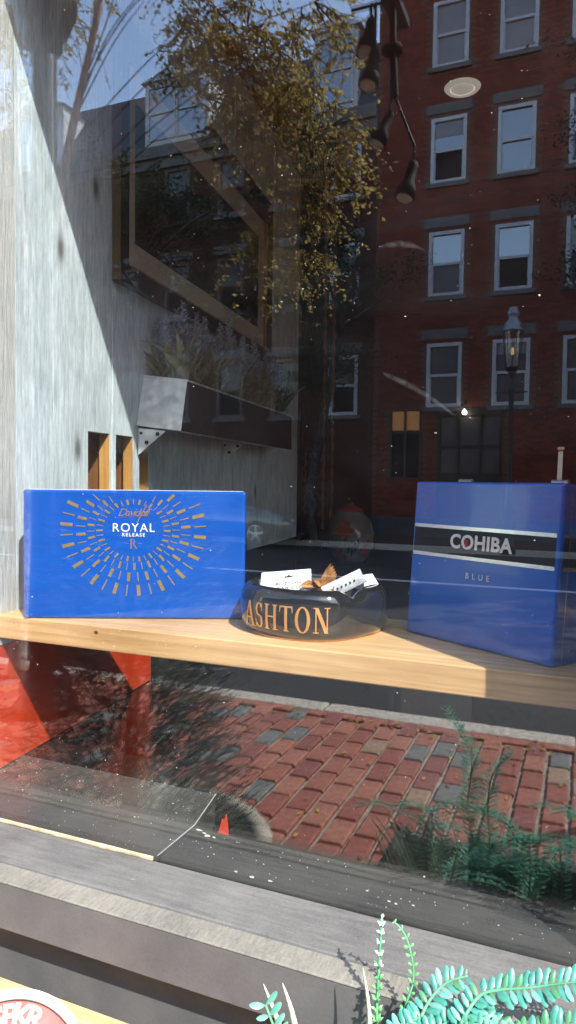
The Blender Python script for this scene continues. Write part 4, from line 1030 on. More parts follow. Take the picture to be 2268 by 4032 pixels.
chip.prism([(-.396, .092, 1.070), (-.380, .089, 1.070), (-.384, .094, 1.086), (-.3865, .095, 1.098), (-.389, .094, 1.088), (-.391, .094, 1.092), (-.393, .093, 1.082)], (0, .003, 0))
tag(obj('red_splinter', recalc(obj('tmp', chip, M['red'])).data and chip, M['red']), 'small pointed red painted splinter behind the black ledge', 'splinter')
bpy.data.objects.remove(bpy.data.objects['tmp'])

# ================================================================== OUTSIDE THE WINDOW, near the camera
# crate with round sign
crt = thing('wooden_crate', (-.6, -.16, .80), 'pale pine crate of narrow boards below the window sill', 'crate')
for i, (y, z, h) in enumerate(((-.105, .977, .10), (-.128, .972, .012), (-.146, .968, .012), (-.21, .94, .012))):
    obj('board', MB().box(-1.05, -.30, y - .0085, y + .0085, z - h, z), M['crate'], crt, bevel=.0015)
obj('end_board', MB().box(-.318, -.300, -.24, -.094, .85, .955), M['crate'], crt, bevel=.0015)
obj('end_board', MB().box(-1.05, -1.032, -.24, -.094, .85, .955), M['crate'], crt, bevel=.0015)
obj('bottom', MB().box(-1.05, -.30, -.24, -.094, .83, .848), M['crate'], crt)
DC = Vector((-.470, -.175, .946)); fn = (Vector((0, -.65, 1.5)) - DC).normalized(); fn = (fn + Vector((.05, 0, .1))).normalized()
fx = Vector((0, 0, 1)).cross(fn).normalized(); fy = fn.cross(fx)
sg = thing('round_sign', DC, 'round ivory and faded red wooden sign with SPKR lettering in the crate', 'sign')
def ringpoly(r0, r1, z0, z1, n=64):
    mb = MB()
    for i in range(n):
        a, b = 2 * math.pi * i / n, 2 * math.pi * (i + 1) / n
        P = lambda r, q, z: DC + fx * r * math.cos(q) + fy * r * math.sin(q) + fn * z
        mb.face([P(r0, a, z1), P(r1, a, z1), P(r1, b, z1), P(r0, b, z1)]); mb.face([P(r1, a, z0), P(r1, b, z0), P(r1, b, z1), P(r1, a, z1)])
        if r0 > 0: mb.face([P(r0, a, z0), P(r0, a, z1), P(r0, b, z1), P(r0, b, z0)])
    return mb
SR = .0765
obj('rim', ringpoly(SR * .885, SR, -.008, .006), M['ivory'], sg)
obj('face', ringpoly(0.0, SR * .88, -.006, .002), M['sign_red'], sg)
obj('edge_line', ringpoly(SR * .875, SR * .887, .0, .0066), M['black_ink'], sg)
for chx, a in zip('SPKR', (94, 82.5, 70.5, 58)):
    q = R(a); o_ = DC + fx * SR * .70 * math.cos(q) + fy * SR * .70 * math.sin(q) + fn * .0035
    tx = fx * math.sin(q) - fy * math.cos(q); ty = fx * math.cos(q) + fy * math.sin(q)
    put('letter', place_mesh(text_mesh(chx, .0265, M['ivory'], 'letter', extr=.0016, offset=.0009), o_, tx, ty), sg)

# plants in a box in front of the sill
def leaflet_mesh(name, ln, w, mat):
    mb = MB(); pts = [(0, 0), (.18, .55), (.45, 1), (.75, .86), (.93, .45), (1, 0)]
    v = [(x * ln, 0, .0012 * math.sin(x * 3.1)) for x, _ in pts]; l = [(x * ln, y * w, -.0008 * y) for x, y in pts[1:-1]]; r_ = [(x * ln, -y * w, -.0008 * y) for x, y in pts[1:-1]]
    vs = v + l + r_; fs = []
    nl = len(l); L = lambda i: len(v) + i; Rr = lambda i: len(v) + nl + i
    fs += [(0, 1, L(0)), (0, Rr(0), 1)]
    for i in range(nl - 1): fs += [(1 + i, 2 + i, L(i + 1), L(i)), (1 + i, Rr(i), Rr(i + 1), 2 + i)]
    fs += [(nl, nl + 1, L(nl - 1)), (nl, Rr(nl - 1), nl + 1)]
    mb.poly(vs, fs); return mb.mesh(name, mat, True)
M['fern_b'] = leaf_mat('plastic_fern_green', (0.04, 0.22, 0.09), (0.16, 0.38, 0.20), 0.3, 0.35, 60)
M['fern_c'] = leaf_mat('plastic_fern_pale', (0.10, 0.34, 0.27), (0.32, 0.56, 0.46), 0.3, 0.28, 60)
leaf_me = [leaflet_mesh('leaflet', .0135, .0028, M['fern']), leaflet_mesh('leaflet', .0110, .0024, M['fern_b']), leaflet_mesh('leaflet', .0145, .0029, M['fern']), leaflet_mesh('leaflet', .0130, .0026, M['fern_c']), leaflet_mesh('leaflet', .0125, .0030, M['fern'])]
leaf_dark = [leaflet_mesh('leaflet', .0165, .0036, M['fern_dark']), leaflet_mesh('leaflet', .014, .0032, M['fern_dark'])]
def catmull(pts, n):
    pts = [Vector(p) for p in pts]; out = []
    for i in range(len(pts) - 1):
        p0, p1, p2, p3 = pts[max(i - 1, 0)], pts[i], pts[i + 1], pts[min(i + 2, len(pts) - 1)]
        for k in range(n):
            t = k / n; out.append(.5 * ((2 * p1) + (p2 - p0) * t + (2 * p0 - 5 * p1 + 4 * p2 - p3) * t * t + (3 * p1 - p0 - 3 * p2 + p3) * t ** 3))
    out.append(pts[-1]); return out
def frond(parent, pts, sep=.0052, meshes=leaf_me, up=Vector((0, -.55, .85)), r=.0013, start=0.0, indiv=True, sink=None):
    path = catmull(pts, 8)
    f = obj('frond', MB().tube(path, [r * (1.1 - .6 * i / len(path)) for i in range(len(path))], 6), M['fern_stem'], parent, smooth=True)
    acc = 0; tot = sum((b - a).length for a, b in zip(path, path[1:])); d = 0; side = 1
    base_t = -(parent.location)
    for a, b in zip(path, path[1:]):
        l = (b - a).length
        while acc <= d + l:
            p = a + (b - a) * ((acc - d) / l); t = (b - a).normalized(); fr_ = acc / tot
            if fr_ >= start:
                for sd in (1, -1):
                    s_ = t.cross(up).normalized() * sd
                    x = (s_ * .88 + t * random.uniform(.25, .55) + up * random.uniform(-.1, .3)).normalized()
                    z = (up + t * random.uniform(-.3, .3)).normalized(); y = z.cross(x).normalized(); z = x.cross(y)
                    sc = random.uniform(.85, 1.12) * (1 - .45 * max(0, fr_ - .75) / .25)
                    mt = Matrix(((x.x * sc, y.x * sc, z.x * sc, p.x), (x.y * sc, y.y * sc, z.y * sc, p.y), (x.z * sc, y.z * sc, z.z * sc, p.z), (0, 0, 0, 1)))
                    me = random.choice(meshes)
                    if indiv:
                        o = put('leaflet', me, f); o.matrix_local = mt
                    else:
                        sink.poly([mt @ v.co for v in me.vertices], [tuple(q.vertices) for q in me.polygons])
            acc += sep
        d += l
    return f
fn_ = thing('fern_plant', (-.05, -.14, 1.0), 'bright turquoise plastic fern spreading over the weathered sill', 'fern')
frond(fn_, [(-.110, -.135, 1.075), (-.101, -.115, 1.096), (-.089, -.104, 1.109), (-.073, -.100, 1.117)])
frond(fn_, [(-.076, -.125, 1.092), (-.064, -.108, 1.108), (-.050, -.104, 1.115), (-.028, -.102, 1.122), (.006, -.103, 1.137), (.05, -.106, 1.152)])
frond(fn_, [(-.108, -.140, 1.078), (-.080, -.118, 1.093), (-.057, -.112, 1.096), (-.03, -.115, 1.088)])
frond(fn_, [(-.052, -.130, 1.092), (-.028, -.120, 1.100), (.006, -.118, 1.116), (.045, -.122, 1.13)])
frond(fn_, [(-.125, -.150, 1.060), (-.118, -.130, 1.080), (-.105, -.122, 1.090)], sep=.0048)
sp = thing('flower_spike', (-.140, -.118, 1.02), 'upright green flower spike with white buds at its tip', 'flower')
sp_path = catmull([(-.138, -.122, 1.03), (-.1415, -.112, 1.085), (-.1405, -.106, 1.149)], 8)
obj('stem', MB().tube(sp_path, .0012, 6), M['fern_stem'], sp, smooth=True)
bud = MB()
for k in range(54):
    f = k / 53; i = min(int((.28 + .72 * f) * (len(sp_path) - 1)), len(sp_path) - 1); c = Vector(sp_path[i]); a = k * 2.4
    d_ = Vector((math.cos(a), math.sin(a), .75)).normalized(); sd = d_.cross(Vector((0, 0, 1))).normalized(); nn = sd.cross(d_)
    L = .0075 * (1 - .45 * f); w = .0015
    b_ = [c, c + d_ * L * .6 + sd * w, c + d_ * L, c + d_ * L * .6 - sd * w, c + d_ * L * .6 + nn * w, c + d_ * L * .6 - nn * w]
    bud.poly(b_, [(0, 1, 4), (1, 2, 4), (2, 3, 4), (3, 0, 4), (0, 5, 1), (1, 5, 2), (2, 5, 3), (3, 5, 0)], 1 if f > .6 else 0)
obj('buds', bud, [M['spike'], M['spike_tip']], sp)
cs = thing('curling_tendril', (-.115, -.12, 1.03), 'thin green tendril curling over beside the flower spike', 'plant')
frond(cs, [(-.125, -.125, 1.045), (-.119, -.115, 1.085), (-.1135, -.108, 1.11), (-.120, -.106, 1.138), (-.131, -.105, 1.149)], sep=.007, meshes=[leaflet_mesh('leaflet', .0050, .0014, M['spike'])], r=.001, start=.2)
al = thing('aloe_plant', (-.19, -.17, .98), 'pale spiky aloe leaves rising at the bottom edge of the window box', 'plant')
for pts, w in (([(-.175, -.19, 1.01), (-.200, -.165, 1.07), (-.222, -.155, 1.104)], .0052), ([(-.172, -.19, 1.01), (-.190, -.165, 1.08), (-.205, -.157, 1.111)], .0048), ([(-.20, -.20, 1.0), (-.215, -.185, 1.05), (-.222, -.18, 1.075)], .0055), ([(-.137, -.15, 1.05), (-.142, -.132, 1.085), (-.150, -.125, 1.118)], .0028)):
    p = catmull(pts, 6); mb = MB(); prev = None
    for i, q in enumerate(p):
        f = i / (len(p) - 1); ww = w * (1 - f) ** .7 + .0002; a = (q + Vector((ww, 0, 0)), q + Vector((0, .4 * ww, .25 * ww)), q - Vector((ww, 0, 0)), q + Vector((0, -.5 * ww, -.2 * ww)))
        if prev: mb.poly(list(prev) + list(a), [(j, (j + 1) % 4, 4 + (j + 1) % 4, 4 + j) for j in range(4)])
        prev = a
    obj('leaf', mb, M['aloe'], al, smooth=True)
wb = thing('window_box', (.10, -.22, .82), 'dark window box that holds the plastic plants under the sill', 'planter')
obj('box_body', MB().box(-.24, .7, -.36, -.345, .82, .99).box(-.24, .7, -.115, -.10, .82, .99).box(-.24, -.225, -.345, -.115, .82, .99).box(.685, .7, -.345, -.115, .82, .99).box(-.225, .685, -.345, -.115, .82, .83), M['fascia'], wb)
obj('soil', MB().box(-.224, .684, -.344, -.116, .94, .955), M['soil'], wb)
bush = thing('fern_plant', (.06, -.24, .955), 'mass of darker plastic fern fronds in the window box, mirrored in the glass', 'fern')
sink = MB(); rnd = random.Random(11)
for k in range(46):
    bx_, by_ = rnd.uniform(-.20, .40), rnd.uniform(-.33, -.16); q = rnd.uniform(0, 6.28); L = rnd.uniform(.05, .11); h = rnd.uniform(.07, .14) * (1.25 if bx_ > .0 else .8)
    e = Vector((bx_ + L * math.cos(q), min(by_ + L * .5 * math.sin(q), -.125), .955 + h))
    frond(bush, [(bx_, by_, .955), (bx_ + (e.x - bx_) * .3, by_ + (e.y - by_) * .3, .955 + h * .85), (e.x, e.y, e.z), (e.x + .04 * math.cos(q), min(e.y + .02 * math.sin(q), -.12), e.z - .012)], sep=.0062, meshes=leaf_dark, indiv=False, sink=sink)
for pts in ([(-.10, -.30, .955), (-.13, -.30, 1.06), (-.128, -.30, 1.14), (-.16, -.29, 1.20)], [(-.08, -.28, .955), (-.10, -.28, 1.05), (-.10, -.28, 1.12), (-.075, -.28, 1.16)]):
    frond(bush, pts, sep=.0055, meshes=leaf_dark, indiv=False, sink=sink)
tag(obj('foliage', sink, M['fern_dark'], bush, smooth=True), kind='stuff')
# join the bush stems into one part
stems = [c for c in bush.children if c.name.startswith('frond')]; sj = MB()
for c in stems:
    sj.poly([v.co.copy() for v in c.data.vertices], [tuple(p.vertices) for p in c.data.polygons]); bpy.data.objects.remove(c)
obj('stems', sj, M['fern_stem'], bush, smooth=True)

# ================================================================== MIRRORED STREET FURNITURE AND PLANTS
# clipped evergreen in a stone pot, just left of the photographer
eg = thing('evergreen_shrub', (-1.30, -1.20, .45), 'bushy dark evergreen shrub with pale tips mirrored below the shelf', 'shrub')
rnd = random.Random(3); ev = MB(); evt = MB(); EC = Vector((-1.30, -1.20, 0))
def sprig(mb, base, d, ln, m=0):
    d = d.normalized(); s1 = d.cross(Vector((0, 0, 1)))
    if s1.length < .05: s1 = Vector((1, 0, 0))
    s1.normalize(); s2 = d.cross(s1); nb = 9
    for i in range(nb):
        f = (i + .5) / nb; p = base + d * ln * f; nl = ln * .42 * (1 - .55 * f)
        for k in range(2):
            a = rnd.uniform(0, 6.28); dd = (d * .8 + (s1 * math.cos(a) + s2 * math.sin(a)) * .9).normalized(); w = dd.cross(d).normalized() * .0018
            mb.face([p - w, p + dd * nl * .5 + w * .6, p + dd * nl, p - dd * 0 + w], m)
    w = s1 * .0016; mb.face([base - w, base + w, base + d * ln], m)
for k in range(6500):
    z = rnd.uniform(0, 1); zz = .35 + 1.28 * z; prof_r = .40 * (1 - z) ** .55 * (0.80 + .2 * math.sin(6 * z + 5 * rnd.random())) + .02
    if z < .12: prof_r *= .75 + z * 2
    q = rnd.uniform(0, 6.283); inn = rnd.uniform(.35, 1.0) if rnd.random() < .6 else 1.0
    out = Vector((math.cos(q), math.sin(q), 0)); p = EC + out * prof_r * inn + Vector((0, 0, zz))
    tip = rnd.random() < .085
    sprig(evt if tip else ev, p, out + Vector((rnd.uniform(-.4, .4), rnd.uniform(-.4, .4), rnd.uniform(.0, .9))), rnd.uniform(.05, .10))
tag(obj('foliage', ev, M['evergreen'], eg), kind='stuff'); tag(obj('pale_tips', evt, M['evergreen_tip'], eg), kind='stuff')
obj('trunk', MB().tube([EC + Vector((0, 0, .36)), EC + Vector((.01, 0, .9)), EC + Vector((0, .01, 1.5))], [.028, .02, .006], 8), M['bark'], eg, smooth=True)
pot = thing('stone_pot', (-1.30, -1.20, 0), 'round pale stone pot under the dark evergreen shrub', 'pot')
obj('bowl', MB().lathe((-1.30, -1.20, 0), [(0, 0), (.26, 0), (.28, .03), (.27, .06), (.35, .22), (.40, .30), (.44, .31), (.455, .325), (.455, .345), (.42, .352), (.40, .345), (.38, .29), (0, .285)], 48), M['pot_stone'], pot, smooth=True)
obj('soil', MB().lathe((-1.30, -1.20, .288), [(.385, 0), (.2, .012), (0, .015)], 24), M['soil'], pot)

# iron street column near the kerb
colm = thing('iron_column', (-3.16, -2.93, 0), 'dark round iron column standing on the brick pavement, mirrored at the left', 'column')
obj('shaft', MB().lathe((-3.16, -2.93, 0), [(.105, .28), (.095, .5), (.075, 3.6), (.072, 4.1)], 28), M['iron'], colm, smooth=True)
obj('base', MB().lathe((-3.16, -2.93, 0), [(0, 0), (.20, 0), (.20, .06), (.165, .09), (.16, .2), (.13, .25), (.105, .28)], 28), M['iron'], colm, smooth=True)
obj('capital', MB().lathe((-3.16, -2.93, 4.1), [(.072, 0), (.11, .05), (.11, .10), (.15, .16), (.20, .30), (.20, .36), (0, .40)], 28), M['iron'], colm, smooth=True)

sp_ = thing('sign_post', (.92, -3.42, 0), 'thin grey steel street post by the kerb, its shadow lies across the bricks', 'post')
obj('post', MB().tube([(.92, -3.42, -.05), (.92, -3.42, 3.0)], .035, 10), M['steel'], sp_, smooth=True)
obj('cap', MB().lathe((.92, -3.42, 3.0), [(.035, 0), (.04, .01), (.03, .03), (0, .04)], 12), M['steel'], sp_, smooth=True)

# gas lamp across the street
gl_ = thing('gas_lamp', (-1.47, -15.1 + .1, 0), 'old street gas lamp with silver cap on a dark post, mirrored', 'street lamp')
LX, LY = -1.47, -15.0
obj('post', MB().lathe((LX, LY, -.01), [(0, 0), (.17, 0), (.17, .25), (.13, .3), (.12, .9), (.085, 1.0), (.06, 1.1), (.052, 3.4), (.075, 3.45), (.075, 3.5), (.04, 3.55), (.05, 3.78), (.09, 3.84), (0, 3.86)], 20), M['iron'], gl_, smooth=True)
obj('ladder_bar', MB().tube([(LX - .32, LY, 3.4), (LX + .32, LY, 3.4)], .016, 8), M['iron'], gl_)
ln_ = obj('lantern_cage', MB().lathe((LX, LY, 0), [(.09, 3.84), (.14, 3.90), (.14, 3.93), (.10, 3.93)], 20), M['iron'], gl_)
bars = MB()
for k in range(6):
    a = k * math.pi / 3; bars.tube([(LX + .135 * math.cos(a), LY + .135 * math.sin(a), 3.92), (LX + .205 * math.cos(a), LY + .205 * math.sin(a), 4.66)], .008, 5)
obj('bars', bars, M['iron'], ln_)
obj('globe', MB().lathe((LX, LY, 0), [(.125, 3.93), (.155, 4.2), (.195, 4.66)], 24), M['clear'], ln_, smooth=True)
obj('mantle', MB().lathe((LX, LY, 0), [(0, 4.18), (.03, 4.19), (.035, 4.27), (.02, 4.33), (0, 4.34)], 12), M['mantle'], ln_, smooth=True)
obj('burner', MB().tube([(LX, LY, 3.9), (LX, LY, 4.18)], .012, 6), M['iron'], ln_)
capb = MB().lathe((LX, LY, 0), [(.20, 4.655), (.235, 4.66), (.235, 4.69), (.20, 4.73), (.17, 4.84), (.11, 4.90), (.10, 4.97), (.13, 5.0), (.13, 5.07), (.10, 5.10), (.09, 5.16), (0, 5.18)], 24)
obj('cap', capb, simple('silver_cap', (0.32, 0.33, 0.36), .35, metal=.5), gl_, smooth=True)

# parked car across the street
car = thing('parked_car', (-8.6, -14.95, -.14), 'black parked car with pale alloy wheel mirrored behind the wide blue box', 'car')
CXF = -6.35; prof_c = [(0, .32), (.0, .62), (.10, .80), (.95, .98), (1.25, 1.02), (1.95, 1.40), (2.5, 1.47), (3.3, 1.44), (4.05, 1.10), (4.55, 1.04), (4.62, .75), (4.60, .32)]
zc = -.14
def carp(x, z, y): return (CXF - x, y, z + zc)
cmb = MB(); levels = []
for yo, sh in ((-.90, .06), (-.80, .0), (.80, .0), (.90, .06)):
    levels.append([carp(x + (sh if x < 2 else -sh), z - (sh * .6 if z > 1.03 else 0), -15.8 + yo - (.14 if z > 1.2 and yo < 0 else 0) * -1 - (.14 if z > 1.2 and yo > 0 else 0)) for x, z in prof_c])
nC = len(prof_c)
for a, b in zip(levels, levels[1:]):
    for i in range(nC): cmb.face([a[i], a[(i + 1) % nC], b[(i + 1) % nC], b[i]])
cmb.face(levels[0]); cmb.face(list(reversed(levels[-1])))
recalc(obj('body', cmb, M['car'], car, bevel=.05, seg=3, smooth=True))
obj('side_window', MB().prism([carp(1.48, 1.06, -14.985), carp(2.05, 1.36, -15.06), carp(3.2, 1.37, -15.06), carp(3.75, 1.08, -14.985)], (0, .03, 0)), M['pane'], car)
recalc(car.children[-1])
for x in (.95, 3.70):
    for yy, sgn in ((-14.88, 1), (-16.72, -1)):
        c = Vector((CXF - x, yy, .33 + zc))
        def ringy(prof, n=28):
            mb = MB(); base = len(mb.v)
            for r, o in prof:
                for k in range(n):
                    q = 2 * math.pi * k / n; mb.v.append((c.x + r * math.cos(q), c.y + o * sgn, c.z + r * math.sin(q)))
            for i in range(len(prof) - 1):
                for k in range(n): mb.f.append((i * n + k, i * n + (k + 1) % n, (i + 1) * n + (k + 1) % n, (i + 1) * n + k)); mb.m.append(0)
            return mb
        wh = obj('wheel', ringy([(.215, -.1), (.32, -.1), (.335, -.06), (.335, .0), (.32, .03), (.225, .035), (.215, .02)]), M['tyre'], car, smooth=True)
        rim = ringy([(.225, .03), (.205, .036), (.195, .01), (.19, -.05)])
        for k in range(5):
            q = 2 * math.pi * k / 5 + .3; d1 = Vector((math.cos(q), 0, math.sin(q))); d2 = Vector((-math.sin(q), 0, math.cos(q)))
            rim.obox(c + d1 * .11 + Vector((0, .015 * sgn, 0)), d1 * .095, d2 * .028, Vector((0, .008, 0)))
        rim.obox(c + Vector((0, .02 * sgn, 0)), (.045, 0, 0), (0, .01, 0), (0, 0, .045))
        obj('rim', rim, M['alloy'], wh, smooth=False)
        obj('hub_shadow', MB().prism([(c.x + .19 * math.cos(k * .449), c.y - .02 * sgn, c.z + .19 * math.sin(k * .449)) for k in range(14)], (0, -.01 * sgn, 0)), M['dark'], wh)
recalc(obj('headlight', MB().prism([carp(-.01, .70, -14.99), carp(.12, .78, -14.99), carp(.62, .86, -14.93), carp(.60, .78, -14.93), carp(.05, .62, -14.99)], (0, .02, 0)), simple('headlight_lens', (.6, .62, .66), .08, .8, metal=.4), car))
obj('mirror', MB().obox(carp(1.55, 1.06, -14.80), (.09, 0, 0), (0, .07, 0), (0, 0, .06)), M['car'], car, bevel=.02)

# trees
def street_tree(name, root, height, spread, n_leaf, leaf, mat_leaf, bark, label, seed, z_low, droop=.5, fan=(0, 6.283)):
    rnd = random.Random(seed); t_ = thing(name, root, label, 'tree'); rt = Vector(root)
    tr = MB(); tips = []
    def branch(p, d, L, r, depth):
        pts = [p]; q = p.copy(); dd = d.normalized(); rs = [r]
        for i in range(5):
            dd = (dd + Vector((rnd.uniform(-.2, .2), rnd.uniform(-.2, .2), rnd.uniform(-.08, .14) - (.10 * droop if depth >= 2 else 0)))).normalized(); q = q + dd * L / 5; pts.append(q.copy()); rs.append(r * (1 - .11 * (i + 1)))
        tr.tube(pts, rs, 7 if depth < 2 else 4, cap=False)
        if depth >= 3:
            tips.extend(pts[1:]); return
        if depth == 2: tips.extend(pts[3:])
        for k in range(rnd.randint(4, 6) if depth else 9):
            f = rnd.uniform(.3, 1.0) if depth else rnd.uniform(.38, 1.0); i = min(int(f * 5), 4); a = rnd.uniform(*fan)
            side = Vector((math.cos(a), math.sin(a), rnd.uniform(-.1, .8)))
            branch(pts[i] + (pts[i + 1] - pts[i]) * (f * 5 - i if f < 1 else 1), (dd * .35 + side).normalized(), L * rnd.uniform(.42, .68) * (spread if depth == 0 else 1), rs[i] * .5, depth + 1)
    branch(rt + Vector((0, 0, -.05)), Vector((.04, .0, 1)), height, .105 * height / 6, 0)
    obj('trunk', tr, bark, t_, smooth=True)
    lf = MB(); tips = [p for p in tips if p.z > z_low]
    for k in range(n_leaf):
        p = rnd.choice(tips) + Vector((rnd.gauss(0, .10), rnd.gauss(0, .10), rnd.gauss(-.04, .10)))
        a = rnd.uniform(0, 6.28); d_ = Vector((math.cos(a), math.sin(a), rnd.uniform(-1.1, .3))).normalized(); s_ = d_.cross(Vector((rnd.uniform(-.6, .6), rnd.uniform(-.6, .6), 1))).normalized()
        L = leaf * rnd.uniform(.7, 1.25); w = L * .30; nn = d_.cross(s_) * w * .4
        lf.poly([p, p + d_ * L * .45 + s_ * w + nn, p + d_ * L, p + d_ * L * .45 - s_ * w + nn], [(0, 1, 2), (0, 2, 3)])
    obj('crown', lf, mat_leaf, t_)
    return t_
def near_tree():
    rnd = random.Random(21)
    t_ = thing('street_tree', (-3.9, -3.45, 0), 'sunlit street tree with small yellow green leaves mirrored above the picture', 'tree')
    tr = MB(); tk = MB(); lf = MB(); top = catmull([(-3.9, -3.45, -.05), (-3.86, -3.5, 1.4), (-3.82, -3.6, 2.6), (-3.7, -3.8, 4.0), (-3.5, -4.0, 5.4), (-3.3, -4.1, 7.0)], 6)
    tk.tube(top, [.070 - .064 * i / len(top) for i in range(len(top))], 9)
    stem2 = catmull([top[11], (-4.15, -3.8, 3.4), (-4.4, -4.0, 4.6), (-4.6, -4.2, 6.2)], 6); tk.tube(stem2, [.045 - .035 * i / len(stem2) for i in range(len(stem2))], 7)
    regions = [((-2.62, -4.5, 5.1), (.52, .55, 1.0), 50), ((-2.15, -4.55, 4.55), (.48, .5, .75), 46), ((-1.85, -4.6, 3.85), (.28, .35, .45), 16), ((-2.25, -4.5, 3.25), (.40, .3, .30), 13), ((-3.4, -4.3, 5.7), (.5, .5, .5), 5), ((-4.45, -4.2, 5.3), (.55, .5, .8), 26)]
    for c, rad, n in regions:
        src = stem2 if c[0] < -4 else top
        limbs = []
        for j in range(4):
            e = Vector((c[0] + rnd.uniform(-.6, .6) * rad[0], c[1] + rnd.uniform(-.6, .6) * rad[1], c[2] + (j / 3 - .5) * 1.2 * rad[2]))
            st = src[min(len(src) - 2, max(13 if src is top else 4, int((e.z - 1.1) / 7.0 * len(src))))]
            m_ = st.lerp(e, .5) + Vector((rnd.uniform(-.1, .1), rnd.uniform(-.1, .1), rnd.uniform(.02, .22)))
            path = catmull([st, m_, e], 7); tr.tube(path, [.0065 - .004 * i / len(path) for i in range(len(path))], 5, cap=False); limbs += path[4:]
        for _ in range(n):
            while True:
                o = Vector((rnd.uniform(-1, 1), rnd.uniform(-1, 1), rnd.uniform(-1, 1)))
                if o.length < 1: break
            e = Vector((c[0] + o.x * rad[0], c[1] + o.y * rad[1], c[2] + o.z * rad[2]))
            st = min(limbs, key=lambda q: (q - e).length)
            m_ = st.lerp(e, .55) + Vector((rnd.uniform(-.08, .08), rnd.uniform(-.08, .08), rnd.uniform(-.05, .14)))
            path = catmull([st, m_, e], 4); tr.tube(path, [.006 - .004 * i / len(path) for i in range(len(path))], 4, cap=False)
            for k in range(12):
                p0 = path[rnd.randint(len(path) // 2, len(path) - 1)]; a = rnd.uniform(0, 6.28)
                d_ = Vector((math.cos(a), math.sin(a), rnd.uniform(-.9, .5))); L = rnd.uniform(.14, .36)
                tw = [p0 + d_ * L * f + Vector((0, 0, -.5 * L * f * f)) for f in (0, .35, .7, 1)]
                tr.tube(tw, .0022, 3, cap=False)
                for q in range(11):
                    f = rnd.uniform(.1, 1.05); p = p0 + d_ * L * f + Vector((0, 0, -.5 * L * f * f)); a2 = rnd.uniform(0, 6.28)
                    ld = Vector((math.cos(a2), math.sin(a2), rnd.uniform(-1.3, .2))).normalized(); sd = ld.cross(Vector((rnd.uniform(-.7, .7), rnd.uniform(-.7, .7), 1))).normalized()
                    l = rnd.uniform(.026, .048); w = l * .34; nn = ld.cross(sd) * w * .4
                    lf.poly([p, p + ld * l * .45 + sd * w + nn, p + ld * l, p + ld * l * .45 - sd * w + nn], [(0, 1, 2), (0, 2, 3)])
    obj('trunk', tk, M['bark_pale'], t_, smooth=True); obj('branches', tr, M['bark_dark'], t_, smooth=True); obj('crown', lf, M['tree_leaf'], t_)
near_tree()
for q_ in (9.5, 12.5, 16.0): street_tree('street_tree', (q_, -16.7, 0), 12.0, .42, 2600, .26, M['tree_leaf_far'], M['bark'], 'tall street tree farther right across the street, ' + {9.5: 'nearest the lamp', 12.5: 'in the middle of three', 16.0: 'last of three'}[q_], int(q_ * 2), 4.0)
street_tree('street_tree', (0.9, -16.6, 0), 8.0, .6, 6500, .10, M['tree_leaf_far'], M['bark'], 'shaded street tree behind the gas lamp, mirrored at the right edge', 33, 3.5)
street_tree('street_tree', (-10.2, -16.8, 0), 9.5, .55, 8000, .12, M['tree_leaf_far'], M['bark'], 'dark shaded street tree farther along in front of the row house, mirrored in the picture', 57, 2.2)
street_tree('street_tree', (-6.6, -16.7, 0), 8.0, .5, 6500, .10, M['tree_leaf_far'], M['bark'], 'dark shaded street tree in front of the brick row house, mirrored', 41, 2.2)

# spotlights over the shop front, behind and above the photographer
def spot(x, z, length, r, tilt, label, y=-1.5):
    t_ = thing('sign_spotlight', (x, y, z), label, 'spotlight', 'spotlights hung over the shop front')
    d = Vector((tilt, .25, -1)).normalized(); top = Vector((x, y, z)); mb = MB()
    L = length; prof_s = [(0.0, r * .5), (.12, r * .55), (.55, r * .62), (.70, r * .98), (1.0, r * 1.08)]
    mb.tube([top + d * L * f for f, _ in prof_s], [q for _, q in prof_s], 16)
    obj('housing', mb, M['spot_black'], t_, smooth=True)
    obj('lens', MB().tube([top + d * L * 1.002, top + d * L * 1.02], r * .88, 16), M['lens'], t_)
    obj('stem', MB().tube([top + d * .01, top + Vector((0, 0, .05)), (Vector((x, y, 2.935)) if z > 2.5 else Vector((-.563, y, 2.665)))], .005, 8), M['iron'], t_)
spot(-.640, 2.905, .115, .030, -.05, 'black spotlight with short stem, highest of the mirrored fixtures')
spot(-.618, 2.790, .115, .028, -.10, 'black spotlight hanging just below the highest mirrored fixture', -1.47)
spot(-.575, 2.615, .105, .026, -.35, 'black spotlight on a long arm tilted to the left, mirrored over the bricks', -1.5)
spot(-.500, 2.455, .115, .028, -.18, 'lowest black spotlight, mirrored over the dark part of the bricks', -1.5)
rail = thing('spotlight_rail', (-.575, -.75, 2.95), 'black iron rail that carries the spotlights over the pavement', 'rail')
obj('arm', MB().box(-.60, -.55, -1.62, -.02, 2.93, 2.955), M['iron'], rail)
obj('cross_bar', MB().tube([(-.70, -1.49, 2.94), (-.46, -1.49, 2.94)], .007, 10), M['spot_black'], rail, smooth=True)
obj('drop_rod', MB().tube([(-.572, -1.5, 2.93), (-.570, -1.5, 2.80), (-.562, -1.5, 2.66)], [.010, .011, .012], 10).lathe((-.572, -1.5, 2.80), [(0, -.01), (.03, -.008), (.034, .0), (.03, .008), (0, .01)], 20), M['spot_black'], rail)
obj('wall_plate', MB().box(-.625, -.525, -.018, -.001, 2.88, 3.0), M['iron'], rail)

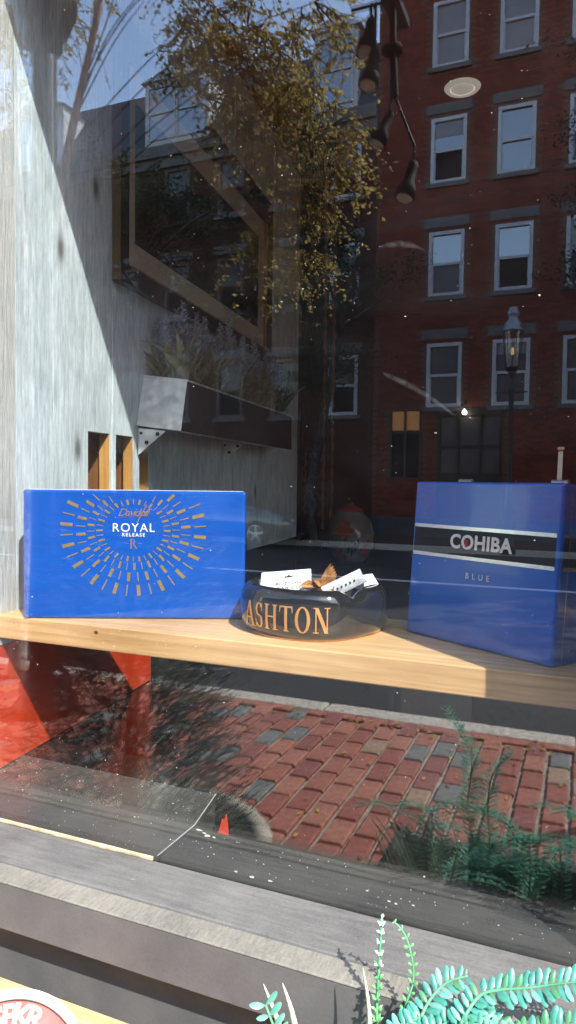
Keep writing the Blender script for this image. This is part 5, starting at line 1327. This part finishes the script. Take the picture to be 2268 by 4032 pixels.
# ---- dust on the glass
ds = MB(); rnd = random.Random(9)
for k in range(1300):
    x = rnd.uniform(-1.15, .05); z = rnd.uniform(1.09, 2.35); s = min(.00018 + rnd.expovariate(1 / .00020), .0011)
    n = rnd.randint(4, 6); a0 = rnd.uniform(0, 6.28); st = rnd.uniform(.5, 1)
    ds.prism([(x + s * math.cos(a0 + 6.283 * i / n) * rnd.uniform(.5, 1), GY - .0032, z + s * st * math.sin(a0 + 6.283 * i / n) * rnd.uniform(.5, 1)) for i in range(n)], (0, -.0003, 0))
tag(obj('dust', ds, M['dust']), label='dust specks and dried drops on the outside of the glass', cat='dust', kind='stuff')

def smear_mat():
    m = bpy.data.materials.new('glass_smear'); m.use_nodes = True; t = m.node_tree; t.nodes.clear()
    out = N(t, 'ShaderNodeOutputMaterial'); tr = N(t, 'ShaderNodeBsdfTransparent'); df = N(t, 'ShaderNodeBsdfDiffuse'); df.inputs[0].default_value = (.8, .8, .8, 1)
    ms = N(t, 'ShaderNodeMixShader'); h = noise(t, coords(t, (60, 60, 60)), 3.0, 4, .7)
    t.links.new(ramp(t, h, [(.35, (.0015, .0015, .0015)), (.7, (.014, .014, .014))]), ms.inputs[0]); t.links.new(tr.outputs[0], ms.inputs[1]); t.links.new(df.outputs[0], ms.inputs[2]); t.links.new(ms.outputs[0], out.inputs['Surface']); return m
M['smear'] = smear_mat()
sm = MB()
for path, w in (([(-.181, 1.716), (-.165, 1.717), (-.150, 1.714), (-.133, 1.705)], .0034), ([(-.175, 1.60), (-.15, 1.588), (-.125, 1.572), (-.104, 1.556)], .0036)):
    for layer in range(4):
        ww = w * (1 - .24 * layer); p = catmull([(x, -.0034 - .0003 * layer, z) for x, z in path], 6); n_ = len(p) - 1
        for i in range(n_):
            f0, f1 = i / n_, (i + 1) / n_; t0, t1 = math.sin(math.pi * min(1, f0 + .1)) ** .6 * ww, math.sin(math.pi * min(1, f1 + .1)) ** .6 * ww
            sm.face([p[i] + Vector((0, 0, -t0)), p[i + 1] + Vector((0, 0, -t1)), p[i + 1] + Vector((0, 0, t1)), p[i] + Vector((0, 0, t0))])
tag(obj('smears', sm, M['smear']), label='two wiped pale streaks on the outside of the glass', cat='smear', kind='stuff')
